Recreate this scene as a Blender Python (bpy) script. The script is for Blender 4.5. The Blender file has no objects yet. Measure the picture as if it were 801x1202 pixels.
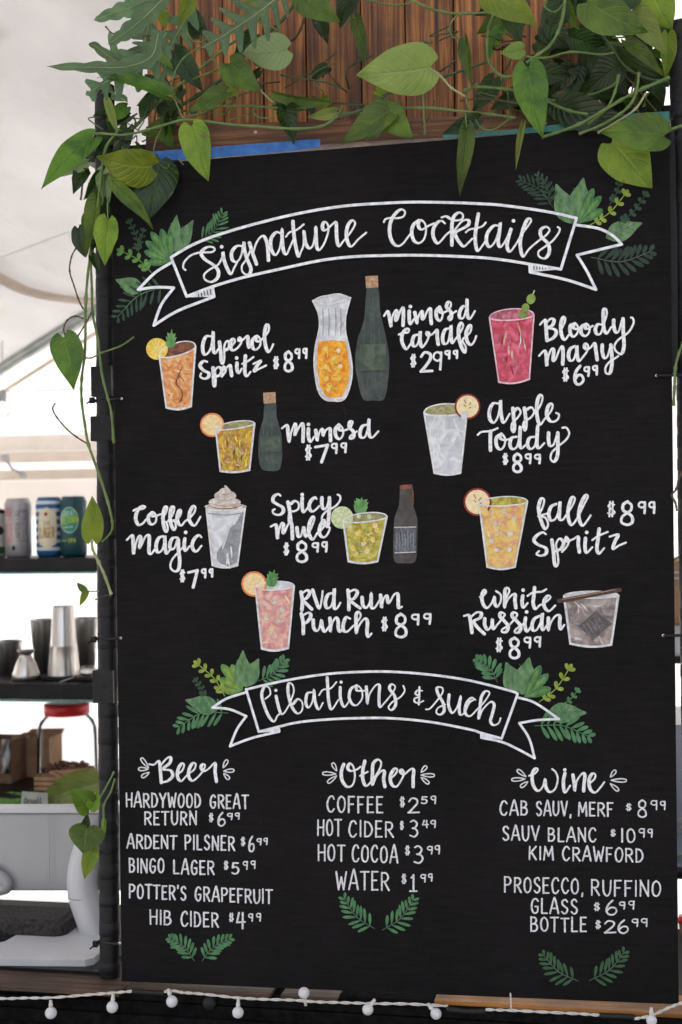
import bpy, bmesh, math, random
from math import radians, sin, cos, pi
from mathutils import Vector, Matrix
random.seed(7)
SC = bpy.context.scene
COL = SC.collection

# ---------------------------------------------------------------- camera
YAW, PITCH, ROLL = radians(11.65), radians(0.37), radians(0.92)
FPX = 1600.0
CAM = Vector((0.838, -2.175, 1.711))
RM = Matrix.Rotation(YAW, 3, 'Z') @ Matrix.Rotation(PITCH, 3, 'X') @ Matrix.Rotation(ROLL, 3, 'Y')
cd = bpy.data.cameras.new("camera")
co = bpy.data.objects.new("camera", cd); COL.objects.link(co)
right, fwd, up = RM.col[0], RM.col[1], RM.col[2]
m3 = Matrix((right, up, -fwd)).transposed()
co.matrix_world = Matrix.Translation(CAM) @ m3.to_4x4()
cd.sensor_fit = 'VERTICAL'; cd.sensor_height = 36.0; cd.sensor_width = 24.0
cd.lens = FPX / 1202.0 * 36.0
cd.clip_start = 0.05; cd.clip_end = 500
cd.dof.use_dof = True; cd.dof.focus_distance = 2.17; cd.dof.aperture_fstop = 5.6
SC.camera = co

# ---------------------------------------------------------------- sky, sun, exposure
SUN_EL, SUN_AZ = radians(48), radians(-35)     # high sun beyond the tent, to the left
w = bpy.data.worlds.new("World"); SC.world = w; w.use_nodes = True
nt = w.node_tree; bg = nt.nodes["Background"]
sky = nt.nodes.new("ShaderNodeTexSky"); sky.sky_type = 'NISHITA'; sky.sun_disc = False
sky.sun_elevation = SUN_EL; sky.sun_rotation = SUN_AZ
sky.air_density = 0.7; sky.dust_density = 8.0; sky.ozone_density = 0.3
hs0 = nt.nodes.new('ShaderNodeHueSaturation'); hs0.inputs['Saturation'].default_value = .35     # thin overcast: greyer than clear blue
nt.links.new(sky.outputs[0], hs0.inputs['Color']); nt.links.new(hs0.outputs[0], bg.inputs[0]); bg.inputs[1].default_value = 0.15
sd = bpy.data.lights.new("sun", 'SUN'); sd.energy = 1.05; sd.angle = radians(12); sd.color = (1, .985, .96)
so = bpy.data.objects.new("sun", sd); COL.objects.link(so)
sdir = Vector((sin(SUN_AZ) * cos(SUN_EL), cos(SUN_AZ) * cos(SUN_EL), sin(SUN_EL)))   # towards the sun
so.rotation_euler = sdir.to_track_quat('Z', 'Y').to_euler(); so.location = (0, 3, 8)
SC.view_settings.view_transform = 'Standard'; SC.view_settings.look = 'None'
SC.view_settings.exposure = 2.0; SC.view_settings.gamma = 1.0
SC.view_settings.use_white_balance = True; SC.view_settings.white_balance_temperature = 6550; SC.view_settings.white_balance_tint = 10
SC.cycles.max_bounces = 8; SC.cycles.use_denoising = True

# ---------------------------------------------------------------- measuring helpers
def ray(px, py):
    return (RM @ Vector(((px - 400.5) / FPX, 1.0, -(py - 601.0) / FPX)))
def P(px, py, Y=0.0):
    """point of the upright plane at distance Y behind the board"""
    d = ray(px, py); return CAM + d * ((Y - CAM.y) / d.y)
def PZ(px, py, z):
    d = ray(px, py); return CAM + d * ((z - CAM.z) / d.z)
def K(px, py, Y):
    """metres per photo pixel at that place"""
    return (P(px + 1, py, Y) - P(px, py, Y)).length * cos(YAW)

# ---------------------------------------------------------------- object helpers
def tag(o, label=None, cat=None, group=None, kind=None):
    if label: o['label'] = label
    if cat: o['category'] = cat
    if group: o['group'] = group
    if kind: o['kind'] = kind
    return o
def empty(name, loc=(0, 0, 0)):
    o = bpy.data.objects.new(name, None); COL.objects.link(o); o.location = loc
    o.empty_display_size = .05; return o
def link_mesh(name, me, parent=None):
    o = bpy.data.objects.new(name, me); COL.objects.link(o)
    if parent:
        bpy.context.view_layer.update()
        o.parent = parent; o.matrix_parent_inverse = parent.matrix_world.inverted()
    return o
class MB:
    def __init__(s): s.v = []; s.f = []; s.mi = []; s.mats = []; s.smooth = []; s.uv = {}
    def m(s, mat):
        if mat not in s.mats: s.mats.append(mat)
        return s.mats.index(mat)
    def face(s, pts, mat, smooth=False, uvs=None):
        b = len(s.v); s.v += [tuple(p) for p in pts]; s.f.append(tuple(range(b, b + len(pts))))
        s.mi.append(s.m(mat)); s.smooth.append(smooth)
        if uvs: s.uv[len(s.f) - 1] = uvs
    def grid(s, rows, mat, smooth=True, closed=False, uv=False):
        b = len(s.v); n = len(rows[0]); R = len(rows)
        for r in rows: s.v += [tuple(p) for p in r]
        for i in range(R - 1):
            for j in range(n if closed else n - 1):
                k = (j + 1) % n
                s.f.append((b + i * n + j, b + i * n + k, b + (i + 1) * n + k, b + (i + 1) * n + j))
                s.mi.append(s.m(mat)); s.smooth.append(smooth)
                if uv:
                    s.uv[len(s.f) - 1] = [(j / (n - 1), i / (R - 1)), ((j + 1) / (n - 1), i / (R - 1)), ((j + 1) / (n - 1), (i + 1) / (R - 1)), (j / (n - 1), (i + 1) / (R - 1))]
    def box(s, c, size, mat, R=None):
        hx, hy, hz = [d / 2 for d in size]; c = Vector(c)
        q = [Vector((x, y, z)) for x in (-hx, hx) for y in (-hy, hy) for z in (-hz, hz)]
        if R: q = [R @ p for p in q]
        q = [c + p for p in q]; b = len(s.v); s.v += [tuple(p) for p in q]
        for f in ((0, 1, 3, 2), (4, 6, 7, 5), (0, 4, 5, 1), (2, 3, 7, 6), (0, 2, 6, 4), (1, 5, 7, 3)):
            s.f.append(tuple(b + i for i in f)); s.mi.append(s.m(mat)); s.smooth.append(False)
    def hexa(s, a, b_, mat):
        """a, b_: two loops of 4 points joined to a solid"""
        b = len(s.v); s.v += [tuple(p) for p in list(a) + list(b_)]
        for f in ((3, 2, 1, 0), (4, 5, 6, 7), (0, 1, 5, 4), (1, 2, 6, 5), (2, 3, 7, 6), (3, 0, 4, 7)):
            s.f.append(tuple(b + i for i in f)); s.mi.append(s.m(mat)); s.smooth.append(False)
    def tube(s, pts, r, mat, seg=8, caps=True):
        pts = [Vector(p) for p in pts]; n = len(pts)
        rr = r if isinstance(r, (list, tuple)) else [r] * n
        rows = []; prev = None
        for i, p in enumerate(pts):
            t = (pts[min(i + 1, n - 1)] - pts[max(i - 1, 0)]).normalized()
            if prev is None:
                a = t.orthogonal().normalized()
            else:
                a = (prev - t * prev.dot(t))
                a = a.normalized() if a.length > 1e-6 else t.orthogonal().normalized()
            prev = a; bb = t.cross(a)
            rows.append([p + (a * cos(2 * pi * k / seg) + bb * sin(2 * pi * k / seg)) * rr[i] for k in range(seg)])
        s.grid(rows, mat, True, True)
        if caps:
            s.face(rows[0][::-1], mat); s.face(rows[-1], mat)
    def lathe(s, base, prof, mat, seg=24, axis=None):
        base = Vector(base); rows = []
        for r, z in prof:
            rows.append([base + Vector((r * cos(2 * pi * k / seg), r * sin(2 * pi * k / seg), z)) for k in range(seg)])
        if axis is not None:
            q = Vector((0, 0, 1)).rotation_difference(Vector(axis).normalized())
            rows = [[base + q @ (p - base) for p in r] for r in rows]
        s.grid(rows, mat, True, True)
    def build(s, name, parent=None, bevel=0, solid=0, sub=0):
        me = bpy.data.meshes.new(name); me.from_pydata(s.v, [], s.f); me.update()
        for m_ in s.mats: me.materials.append(m_)
        me.polygons.foreach_set('material_index', s.mi); me.polygons.foreach_set('use_smooth', s.smooth)
        if s.uv:
            L = me.uv_layers.new(name='UVMap')
            for fi, uvs in s.uv.items():
                for li, uvv in zip(me.polygons[fi].loop_indices, uvs): L.data[li].uv = uvv
        o = link_mesh(name, me, parent)
        if bevel:
            b = o.modifiers.new('b', 'BEVEL'); b.width = bevel; b.segments = 2; b.limit_method = 'ANGLE'
        if solid:
            b = o.modifiers.new('s', 'SOLIDIFY'); b.thickness = solid; b.offset = 0
        return o
def crm(pts, n=6):
    """smooth curve through points (any dimension)"""
    pts = [Vector(p) for p in pts]
    if len(pts) < 3: 
        return [pts[0].lerp(pts[-1], i / n) for i in range(n + 1)]
    Q = [2 * pts[0] - pts[1]] + pts + [2 * pts[-1] - pts[-2]]; out = []
    for i in range(1, len(Q) - 2):
        a, b, c, d = Q[i - 1:i + 3]
        for k in range(n):
            t = k / n
            out.append(0.5 * ((2 * b) + (c - a) * t + (2 * a - 5 * b + 4 * c - d) * t * t + (3 * b - a - 3 * c + d) * t ** 3))
    out.append(pts[-1]); return out

# ---------------------------------------------------------------- materials
def s2l(c): return tuple(((x / 255) / 12.92 if x / 255 <= .04045 else (((x / 255) + .055) / 1.055) ** 2.4) for x in c)
def rgba(c): return (*c, 1.0)
MC = {}
def mat(name, c1, c2=None, rough=.6, scale=30, metal=0, bump=0, bscale=None, stretch=(1, 1, 1), detail=4, dist=0, spec=.5, c3=None, lo=.35, hi=.65, trans=0, alpha=1):
    if name in MC: return MC[name]
    m = bpy.data.materials.new(name); m.use_nodes = True; N = m.node_tree; L = N.links
    b = N.nodes["Principled BSDF"]; b.inputs['Roughness'].default_value = rough; b.inputs['Metallic'].default_value = metal
    b.inputs['Specular IOR Level'].default_value = spec
    b.inputs['Base Color'].default_value = rgba(c1)
    tc = N.nodes.new('ShaderNodeTexCoord'); mp = N.nodes.new('ShaderNodeMapping'); mp.inputs['Scale'].default_value = stretch
    L.new(tc.outputs['Object'], mp.inputs[0])
    if c2:
        n = N.nodes.new('ShaderNodeTexNoise'); n.inputs['Scale'].default_value = scale; n.inputs['Detail'].default_value = detail
        n.inputs['Distortion'].default_value = dist
        L.new(mp.outputs[0], n.inputs['Vector'])
        r = N.nodes.new('ShaderNodeValToRGB'); r.color_ramp.elements[0].position = lo; r.color_ramp.elements[1].position = hi
        r.color_ramp.elements[0].color = rgba(c1); r.color_ramp.elements[1].color = rgba(c2)
        if c3:
            e = r.color_ramp.elements.new((lo + hi) / 2); e.color = rgba(c3)
        L.new(n.outputs['Fac'], r.inputs[0]); L.new(r.outputs[0], b.inputs['Base Color'])
    if bump:
        n2 = N.nodes.new('ShaderNodeTexNoise'); n2.inputs['Scale'].default_value = bscale or scale; n2.inputs['Detail'].default_value = 5
        L.new(mp.outputs[0], n2.inputs['Vector'])
        bp = N.nodes.new('ShaderNodeBump'); bp.inputs['Strength'].default_value = 1; bp.inputs['Distance'].default_value = bump
        L.new(n2.outputs['Fac'], bp.inputs['Height']); L.new(bp.outputs[0], b.inputs['Normal'])
    if trans:
        t = N.nodes.new('ShaderNodeBsdfTranslucent'); mx = N.nodes.new('ShaderNodeMixShader'); mx.inputs[0].default_value = trans
        t.inputs[0].default_value = rgba(c1)
        if c2: L.new(r.outputs[0], t.inputs[0])
        L.new(b.outputs[0], mx.inputs[1]); L.new(t.outputs[0], mx.inputs[2]); L.new(mx.outputs[0], N.nodes['Material Output'].inputs[0])
    MC[name] = m; return m
def leaf_mat(name, dark, light, under, rib, trans=.3, rough=.38, varieg=.35):
    if name in MC: return MC[name]
    m = bpy.data.materials.new(name); m.use_nodes = True; N = m.node_tree; L = N.links; b = N.nodes["Principled BSDF"]
    b.inputs['Roughness'].default_value = rough
    uvn = N.nodes.new('ShaderNodeUVMap'); sep = N.nodes.new('ShaderNodeSeparateXYZ'); L.new(uvn.outputs[0], sep.inputs[0])
    def math_(op, a, bb=None, c=None):
        n = N.nodes.new('ShaderNodeMath'); n.operation = op
        for i, q in enumerate((a, bb, c)):
            if q is None: continue
            if isinstance(q, (int, float)): n.inputs[i].default_value = q
            else: L.new(q, n.inputs[i])
        return n.outputs[0]
    v = math_('ABSOLUTE', math_('SUBTRACT', sep.outputs[0], .5))         # 0 at midrib .5 at edge
    ribf = math_('SUBTRACT', 1.0, math_('SMOOTH_MIN', math_('MULTIPLY', v, 26.0), 1.0, .2))
    ribf = math_('MAXIMUM', ribf, 0.0)
    ph = math_('MULTIPLY', math_('SUBTRACT', sep.outputs[1], math_('MULTIPLY', v, .55)), 62.0)
    vein = math_('POWER', math_('MULTIPLY_ADD', math_('SINE', ph), .5, .5), 7.0)
    tc = N.nodes.new('ShaderNodeTexCoord')
    n1 = N.nodes.new('ShaderNodeTexNoise'); n1.inputs['Scale'].default_value = 22; n1.inputs['Detail'].default_value = 5; n1.inputs['Distortion'].default_value = .8
    L.new(tc.outputs['Object'], n1.inputs['Vector'])
    mr = N.nodes.new('ShaderNodeValToRGB'); mr.color_ramp.elements[0].position = .36; mr.color_ramp.elements[1].position = .7
    mr.color_ramp.elements[0].color = rgba(dark); mr.color_ramp.elements[1].color = rgba(light); L.new(n1.outputs['Fac'], mr.inputs[0])
    oi = N.nodes.new('ShaderNodeObjectInfo'); hs = N.nodes.new('ShaderNodeHueSaturation')
    L.new(math_('MULTIPLY_ADD', oi.outputs['Random'], .045, .470), hs.inputs['Hue']); L.new(math_('MULTIPLY_ADD', oi.outputs['Random'], .6, .7), hs.inputs['Value'])
    L.new(mr.outputs[0], hs.inputs['Color'])
    def mix(f, a, c):
        n = N.nodes.new('ShaderNodeMix'); n.data_type = 'RGBA'
        if isinstance(f, float): n.inputs[0].default_value = f
        else: L.new(f, n.inputs[0])
        for q, i in ((a, 6), (c, 7)):
            if isinstance(q, tuple): n.inputs[i].default_value = rgba(q)
            else: L.new(q, n.inputs[i])
        return n.outputs[2]
    c = mix(math_('MULTIPLY', vein, .22), hs.outputs[0], rib)
    c = mix(math_('MULTIPLY', ribf, .6), c, rib)
    n3 = N.nodes.new('ShaderNodeTexNoise'); n3.inputs['Scale'].default_value = 260; L.new(tc.outputs['Object'], n3.inputs['Vector'])
    c = mix(math_('MULTIPLY', n3.outputs['Fac'], .22), c, tuple(x * .45 for x in dark))
    geo = N.nodes.new('ShaderNodeNewGeometry')
    c2 = mix(math_('MULTIPLY', ribf, .5), under, rib)
    c = mix(geo.outputs['Backfacing'], c, c2)
    sp_ = N.nodes.new('ShaderNodeTexNoise'); sp_.inputs['Scale'].default_value = 75; sp_.inputs['Detail'].default_value = 3; L.new(tc.outputs['Object'], sp_.inputs['Vector'])
    c = mix(math_('MULTIPLY', math_('GREATER_THAN', math_('ADD', sp_.outputs['Fac'], math_('MULTIPLY', v, .30)), .80), .55), c, (.16, .10, .03))
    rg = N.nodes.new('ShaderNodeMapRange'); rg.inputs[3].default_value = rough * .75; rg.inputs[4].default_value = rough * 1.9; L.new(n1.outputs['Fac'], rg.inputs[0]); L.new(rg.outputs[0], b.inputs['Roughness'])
    L.new(c, b.inputs['Base Color'])
    bp = N.nodes.new('ShaderNodeBump'); bp.inputs['Distance'].default_value = .0011
    L.new(math_('ADD', math_('MULTIPLY', vein, -.6), math_('MULTIPLY', ribf, -1.2)), bp.inputs['Height']); L.new(bp.outputs[0], b.inputs['Normal'])
    t = N.nodes.new('ShaderNodeBsdfTranslucent'); L.new(c, t.inputs[0]); mx = N.nodes.new('ShaderNodeMixShader'); mx.inputs[0].default_value = trans
    L.new(b.outputs[0], mx.inputs[1]); L.new(t.outputs[0], mx.inputs[2]); L.new(mx.outputs[0], N.nodes['Material Output'].inputs[0])
    MC[name] = m; return m

def board_mat():
    m = bpy.data.materials.new('black_board_paint'); m.use_nodes = True; N = m.node_tree; L = N.links; b = N.nodes["Principled BSDF"]
    tc = N.nodes.new('ShaderNodeTexCoord')
    def nz(sc, st, det=6):
        mp = N.nodes.new('ShaderNodeMapping'); mp.inputs['Scale'].default_value = st; L.new(tc.outputs['Object'], mp.inputs[0])
        n = N.nodes.new('ShaderNodeTexNoise'); n.inputs['Scale'].default_value = sc; n.inputs['Detail'].default_value = det; n.inputs['Roughness'].default_value = .65
        L.new(mp.outputs[0], n.inputs['Vector']); return n.outputs['Fac']
    g = nz(110, (.16, 1, 1.6)); gv = nz(170, (1.6, 1, .22)); big = nz(3.2, (1, 1, .7))
    r = N.nodes.new('ShaderNodeValToRGB'); r.color_ramp.elements[0].position = .38; r.color_ramp.elements[1].position = .74
    r.color_ramp.elements[0].color = (.0012, .0010, .0011, 1); r.color_ramp.elements[1].color = (.0125, .0108, .0112, 1)
    a = N.nodes.new('ShaderNodeMath'); a.operation = 'MULTIPLY_ADD'; a.inputs[1].default_value = .52; L.new(g, a.inputs[0])
    a2 = N.nodes.new('ShaderNodeMath'); a2.operation = 'MULTIPLY'; a2.inputs[1].default_value = .25; L.new(gv, a2.inputs[0]); 
    a3 = N.nodes.new('ShaderNodeMath'); a3.operation = 'MULTIPLY_ADD'; a3.inputs[1].default_value = .42; L.new(big, a3.inputs[0]); L.new(a2.outputs[0], a3.inputs[2])
    L.new(a3.outputs[0], a.inputs[2]); L.new(a.outputs[0], r.inputs[0]); L.new(r.outputs[0], b.inputs['Base Color'])
    b.inputs['Roughness'].default_value = .8; b.inputs['Specular IOR Level'].default_value = .13
    bp = N.nodes.new('ShaderNodeBump'); bp.inputs['Distance'].default_value = .0007; L.new(a.outputs[0], bp.inputs['Height']); L.new(bp.outputs[0], b.inputs['Normal'])
    return m
def wood_mat(name, c1, c2, c3, scale=22, stretch=(1, 1, .06), rough=.55):
    m = bpy.data.materials.new(name); m.use_nodes = True; N = m.node_tree; L = N.links; b = N.nodes["Principled BSDF"]
    tc = N.nodes.new('ShaderNodeTexCoord'); oi = N.nodes.new('ShaderNodeObjectInfo')
    off = N.nodes.new('ShaderNodeVectorMath'); off.operation = 'MULTIPLY_ADD'; off.inputs[1].default_value = (7, 3, 5)
    cmb = N.nodes.new('ShaderNodeCombineXYZ'); 
    for i in range(3): L.new(oi.outputs['Random'], cmb.inputs[i])
    L.new(cmb.outputs[0], off.inputs[0]); L.new(tc.outputs['Object'], off.inputs[2])
    mp = N.nodes.new('ShaderNodeMapping'); mp.inputs['Scale'].default_value = stretch; L.new(off.outputs[0], mp.inputs[0])
    wv = N.nodes.new('ShaderNodeTexNoise'); wv.inputs['Scale'].default_value = scale * 3; wv.inputs['Detail'].default_value = 8; wv.inputs['Distortion'].default_value = .6
    wv.inputs['Roughness'].default_value = .7
    L.new(mp.outputs[0], wv.inputs['Vector'])
    r = N.nodes.new('ShaderNodeValToRGB'); r.color_ramp.elements[0].position = .33; r.color_ramp.elements[1].position = .66
    r.color_ramp.elements[0].color = rgba(c1); r.color_ramp.elements[1].color = rgba(c2); e = r.color_ramp.elements.new(.5); e.color = rgba(c3)
    L.new(wv.outputs['Fac'], r.inputs[0])
    hs = N.nodes.new('ShaderNodeHueSaturation'); ma = N.nodes.new('ShaderNodeMath'); ma.operation = 'MULTIPLY_ADD'; ma.inputs[1].default_value = .75; ma.inputs[2].default_value = .6
    st = N.nodes.new('ShaderNodeTexNoise'); st.inputs['Scale'].default_value = 9; st.inputs['Detail'].default_value = 6; L.new(off.outputs[0], st.inputs['Vector'])
    stm = N.nodes.new('ShaderNodeMapRange'); stm.inputs[1].default_value = .35; stm.inputs[2].default_value = .65; stm.inputs[3].default_value = .55; stm.inputs[4].default_value = 1.25; L.new(st.outputs['Fac'], stm.inputs[0])
    mm = N.nodes.new('ShaderNodeMath'); mm.operation = 'MULTIPLY'; L.new(stm.outputs[0], mm.inputs[0])
    L.new(oi.outputs['Random'], ma.inputs[0]); L.new(ma.outputs[0], mm.inputs[1]); L.new(mm.outputs[0], hs.inputs['Value']); L.new(r.outputs[0], hs.inputs['Color']); L.new(hs.outputs[0], b.inputs['Base Color'])
    b.inputs['Roughness'].default_value = rough
    bp = N.nodes.new('ShaderNodeBump'); bp.inputs['Distance'].default_value = .002; L.new(wv.outputs['Fac'], bp.inputs['Height']); L.new(bp.outputs[0], b.inputs['Normal'])
    MC[name] = m; return m

M_BOARD = board_mat()
M_PAINT = mat('white_paint_pen', (.62, .61, .62), (.90, .88, .88), rough=.75, scale=190, lo=.3, hi=.62, detail=5)
M_PAINT2 = mat('thin_white_paint', (.48, .47, .49), (.80, .78, .79), rough=.75, scale=260, lo=.3, hi=.62, detail=5)
M_BANNERP = mat('banner_paint', (.58, .60, .63), (.88, .88, .90), rough=.75, scale=120, lo=.3, hi=.62)
M_BLACK = mat('black_plastic', (.006, .006, .0065), (.011, .011, .0115), spec=.3, rough=.5, scale=40, bump=.0006, bscale=90)
M_WRAP = mat('black_tape_wrap', (.007, .007, .008), (.016, .015, .017), spec=.3, rough=.55, scale=50, bump=.0012, bscale=60, stretch=(1, 1, 3))
M_WOOD = wood_mat('stained_plank', (.020, .007, .003), (.66, .27, .065), (.26, .085, .019), scale=42, stretch=(1, 1, .022))
M_WOODH = wood_mat('rail_plank', (.05, .02, .01), (.36, .16, .07), (.19, .075, .03), scale=40, stretch=(.022, 1, 1))
M_LEDGE = wood_mat('ledge_wood', (.012, .006, .004), (.11, .055, .028), (.05, .024, .012), scale=30, stretch=(.04, 1, 1), rough=.6)
M_ORANGE = wood_mat('orange_lit_wood', (.32, .12, .02), (.62, .28, .06), (.48, .19, .035), scale=24, stretch=(.05, 1, 1))  # orange light on the right of the ledge, put into the wood colour
M_TAPE = mat('blue_masking_tape', (.02, .10, .36), (.045, .17, .47), rough=.7, scale=60, bump=.0004, bscale=300)
M_TEAL = mat('teal_tape', (.01, .10, .09), (.03, .18, .15), rough=.45, scale=50)
M_FABRIC = mat('tent_fabric', (.72, .71, .705), (.82, .81, .805), rough=.85, scale=2.5, trans=.24, bump=.05, bscale=4, stretch=(1, .35, 2.5))
M_WALLF = mat('tent_wall_fabric', (.86, .85, .85), (.92, .92, .92), rough=.85, scale=2.0, trans=.5, bump=.012, bscale=4)
M_BEIGE = mat('beige_strap_and_shadow', (.66, .57, .49), (.72, .63, .55), rough=.85, scale=12, trans=.45)
M_BEIGE2 = mat('pale_beige_strap', (.76, .69, .62), (.82, .76, .70), rough=.85, scale=12, trans=.5)
M_CREAM = mat('cream_panel', (.84, .79, .73), (.88, .83, .78), rough=.85, scale=3, trans=.5)
M_STEEL = mat('brushed_steel', (.58, .54, .50), (.80, .76, .71), rough=.3, metal=1, scale=60, stretch=(1, 1, .05))
M_STEEL2 = mat('streaked_steel', (.52, .50, .47), (.86, .83, .78), rough=.42, metal=1, scale=70, stretch=(1, 1, .04), lo=.42, hi=.58)  # vertical streaks in the colour stand for reflections on the tins
M_GALV = mat('galvanised_tube', (.33, .36, .35), (.50, .53, .51), rough=.35, metal=.85, scale=12)
M_MATTE = mat('black_matte_cloth', (.004, .0038, .004), (.009, .0085, .009), rough=.9, spec=.05, scale=60, bump=.001, bscale=200)
M_DARK = mat('dark_shelf', (.006, .005, .006), (.014, .012, .013), rough=.4, spec=.25, scale=25)
M_SHELFEDGE = mat('teal_edge_glow', (.03, .16, .15), (.06, .26, .23), rough=.25, scale=40)  # teal glow under the shelf edges, put in as a coloured strip
M_GREYMETAL = mat('grey_upright', (.36, .37, .37), (.44, .45, .45), rough=.5, scale=14)
M_WPLAST = mat('white_plastic', (.54, .53, .54), (.60, .59, .60), rough=.35, scale=8)
M_GPLAST = mat('grey_plastic', (.32, .315, .32), (.38, .375, .38), rough=.14, scale=3)
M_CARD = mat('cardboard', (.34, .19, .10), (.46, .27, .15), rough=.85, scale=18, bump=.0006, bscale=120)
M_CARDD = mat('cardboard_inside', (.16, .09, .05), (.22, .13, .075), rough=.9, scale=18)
M_RED = mat('red_lid', (.72, .014, .018), (.78, .02, .025), rough=.35, scale=20)
M_BULB = mat('frosted_bulb', (.78, .77, .78), (.84, .83, .84), rough=.3, scale=40, trans=.3)
M_CORD = mat('white_cord', (.50, .47, .43), (.66, .63, .58), rough=.6, scale=150)
M_GROUND = mat('concrete_ground', (.20, .195, .185), (.27, .265, .255), rough=.9, scale=3, bump=.003, bscale=30)
M_STEM = mat('green_stem', (.07, .13, .025), (.14, .20, .055), rough=.5, scale=30)
M_STEMD = mat('dark_green_stem', (.022, .05, .014), (.05, .085, .028), rough=.5, scale=30)
M_STEMB = mat('brown_stem', (.05, .035, .018), (.10, .08, .035), rough=.7, scale=40)
M_STEML = mat('pale_stem', (.24, .27, .10), (.34, .36, .17), rough=.5, scale=40)
LG = (.085, .16, .022)
M_LEAF = leaf_mat('pothos_leaf', (.040, .100, .006), (.130, .245, .014), (.17, .26, .09), (.20, .36, .07), rough=.3)
M_LEAFB = leaf_mat('bright_pothos_leaf', (.15, .27, .012), (.28, .42, .03), (.22, .34, .10), (.30, .48, .09), trans=.4, rough=.24)
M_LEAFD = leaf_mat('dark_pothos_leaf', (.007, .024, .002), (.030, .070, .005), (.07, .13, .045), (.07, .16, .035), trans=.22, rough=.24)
M_LEAFP = leaf_mat('pale_pothos_leaf', (.19, .28, .05), (.30, .40, .09), (.28, .39, .17), (.38, .50, .2), trans=.3)
M_FERN = leaf_mat('blue_fern', (.10, .20, .10), (.18, .30, .15), (.24, .33, .20), (.30, .42, .22), trans=.3, rough=.55)

# ================================================================ SETTING
g = MB(); g.face([(-60, -60, 0), (60, -60, 0), (60, 60, 0), (-60, 60, 0)], M_GROUND)
tag(g.build('ground'), kind='structure')

# ================================================================ MENU BOARD
CZ = 0.945                                       # counter height
TL, TR, BR, BL = P(131, 196), P(786, 143), P(797, 1179), P(143, 1152)
TH = Vector((0, .012, 0))
mb = MB(); mb.hexa([BL, BR, TR, TL], [p + TH for p in (BL, BR, TR, TL)], M_BOARD)
board = mb.build('menu_board')
tag(board, 'large black hand painted cocktail menu board with white lettering', 'menu board')

class Painter:
    """flat paint: strokes and filled shapes, each a hair above the one before"""
    def __init__(s, mapf=None):
        s.mb = MB(); s.h = 0; s.cyl = False; s.map = mapf or (lambda x, y, h: P(x, y, -.0004 - h))
    def put(s, pts, hs, mat_):
        s.mb.face([s.map(p[0], p[1], h) for p, h in zip(pts, hs)], mat_)
    def poly(s, pts, mat_, smooth=0):
        if smooth:
            q = list(pts) + [pts[0]]; pts = [(p.x, p.y) for p in crm([(a, b, 0) for a, b in q], smooth)][:-1]
        s.h += .00006
        if s.cyl:
            xs = [p[0] for p in pts]; x0, x1 = min(xs), max(xs); n = max(2, int((x1 - x0) / 1.2)); prev = None
            for i in range(n + 1):
                x = x0 + (x1 - x0) * (.0005 + .999 * i / n); ys = []
                for a, b in zip(pts, pts[1:] + pts[:1]):
                    if (a[0] - x) * (b[0] - x) <= 0 and a[0] != b[0]: ys.append(a[1] + (b[1] - a[1]) * (x - a[0]) / (b[0] - a[0]))
                if len(ys) < 2: continue
                cur = (x, min(ys), max(ys))
                if prev: s.put([(prev[0], prev[2]), (cur[0], cur[2]), (cur[0], cur[1]), (prev[0], prev[1])], [s.h] * 4, mat_)
                prev = cur
            return
        s.put(pts, [s.h] * len(pts), mat_)
    def ell(s, cx, cy, rx, ry, mat_, rot=0, n=20, a0=0, a1=2 * pi):
        pts = []
        for k in range(n):
            a = a0 + (a1 - a0) * k / n; x, y = rx * cos(a), ry * sin(a)
            pts.append((cx + x * cos(rot) - y * sin(rot), cy + x * sin(rot) + y * cos(rot)))
        s.poly(pts, mat_)
    def stroke(s, pts, w0, w1, mat_, n=5, taper=0, smooth=True):
        """brush stroke: w0 going up or across, w1 going down"""
        pts = [(a[0], a[1], 0) for a in pts]
        q = crm(pts, n) if smooth else [Vector(p) for p in pts]
        N = len(q); ws = []
        for i in range(N):
            d = q[min(i + 1, N - 1)] - q[max(i - 1, 0)]
            t = max(0, d.y / (d.length + 1e-9)); ws.append(w0 + (w1 - w0) * t * t * (3 - 2 * t))
        for _ in range(2): ws = [(ws[max(i - 1, 0)] + ws[i] * 2 + ws[min(i + 1, N - 1)]) / 4 for i in range(N)]
        if taper: ws = [w_ * (1 - taper * abs(2 * i / (N - 1) - 1) ** 2) for i, w_ in enumerate(ws)]
        s.h += .00003; h0 = s.h; dh = 2.0e-6; Lp = []; Rp = []
        for i in range(N):
            d = (q[min(i + 1, N - 1)] - q[max(i - 1, 0)]); d = d.normalized() if d.length > 1e-9 else Vector((1, 0, 0))
            nn = Vector((-d.y, d.x, 0)) * ws[i] / 2; Lp.append(q[i] + nn); Rp.append(q[i] - nn)
        for i in range(N - 1):
            h = h0 + dh * i
            s.put([Rp[i], Rp[i + 1], Lp[i + 1], Lp[i]], [h, h + dh, h + dh, h], mat_)
        for e, o_ in ((0, 1), (N - 1, N - 2)):
            d = (q[e] - q[o_]).normalized(); nn = Vector((-d.y, d.x, 0)); r = ws[e] / 2
            s.put([q[e] + nn * r * cos(a) + d * r * sin(a) for a in [pi * k / 6 for k in range(7)]], [h0 + dh * e] * 7, mat_)
        s.h += dh * N
    def build(s, name, parent): return s.mb.build(name, parent)

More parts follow.
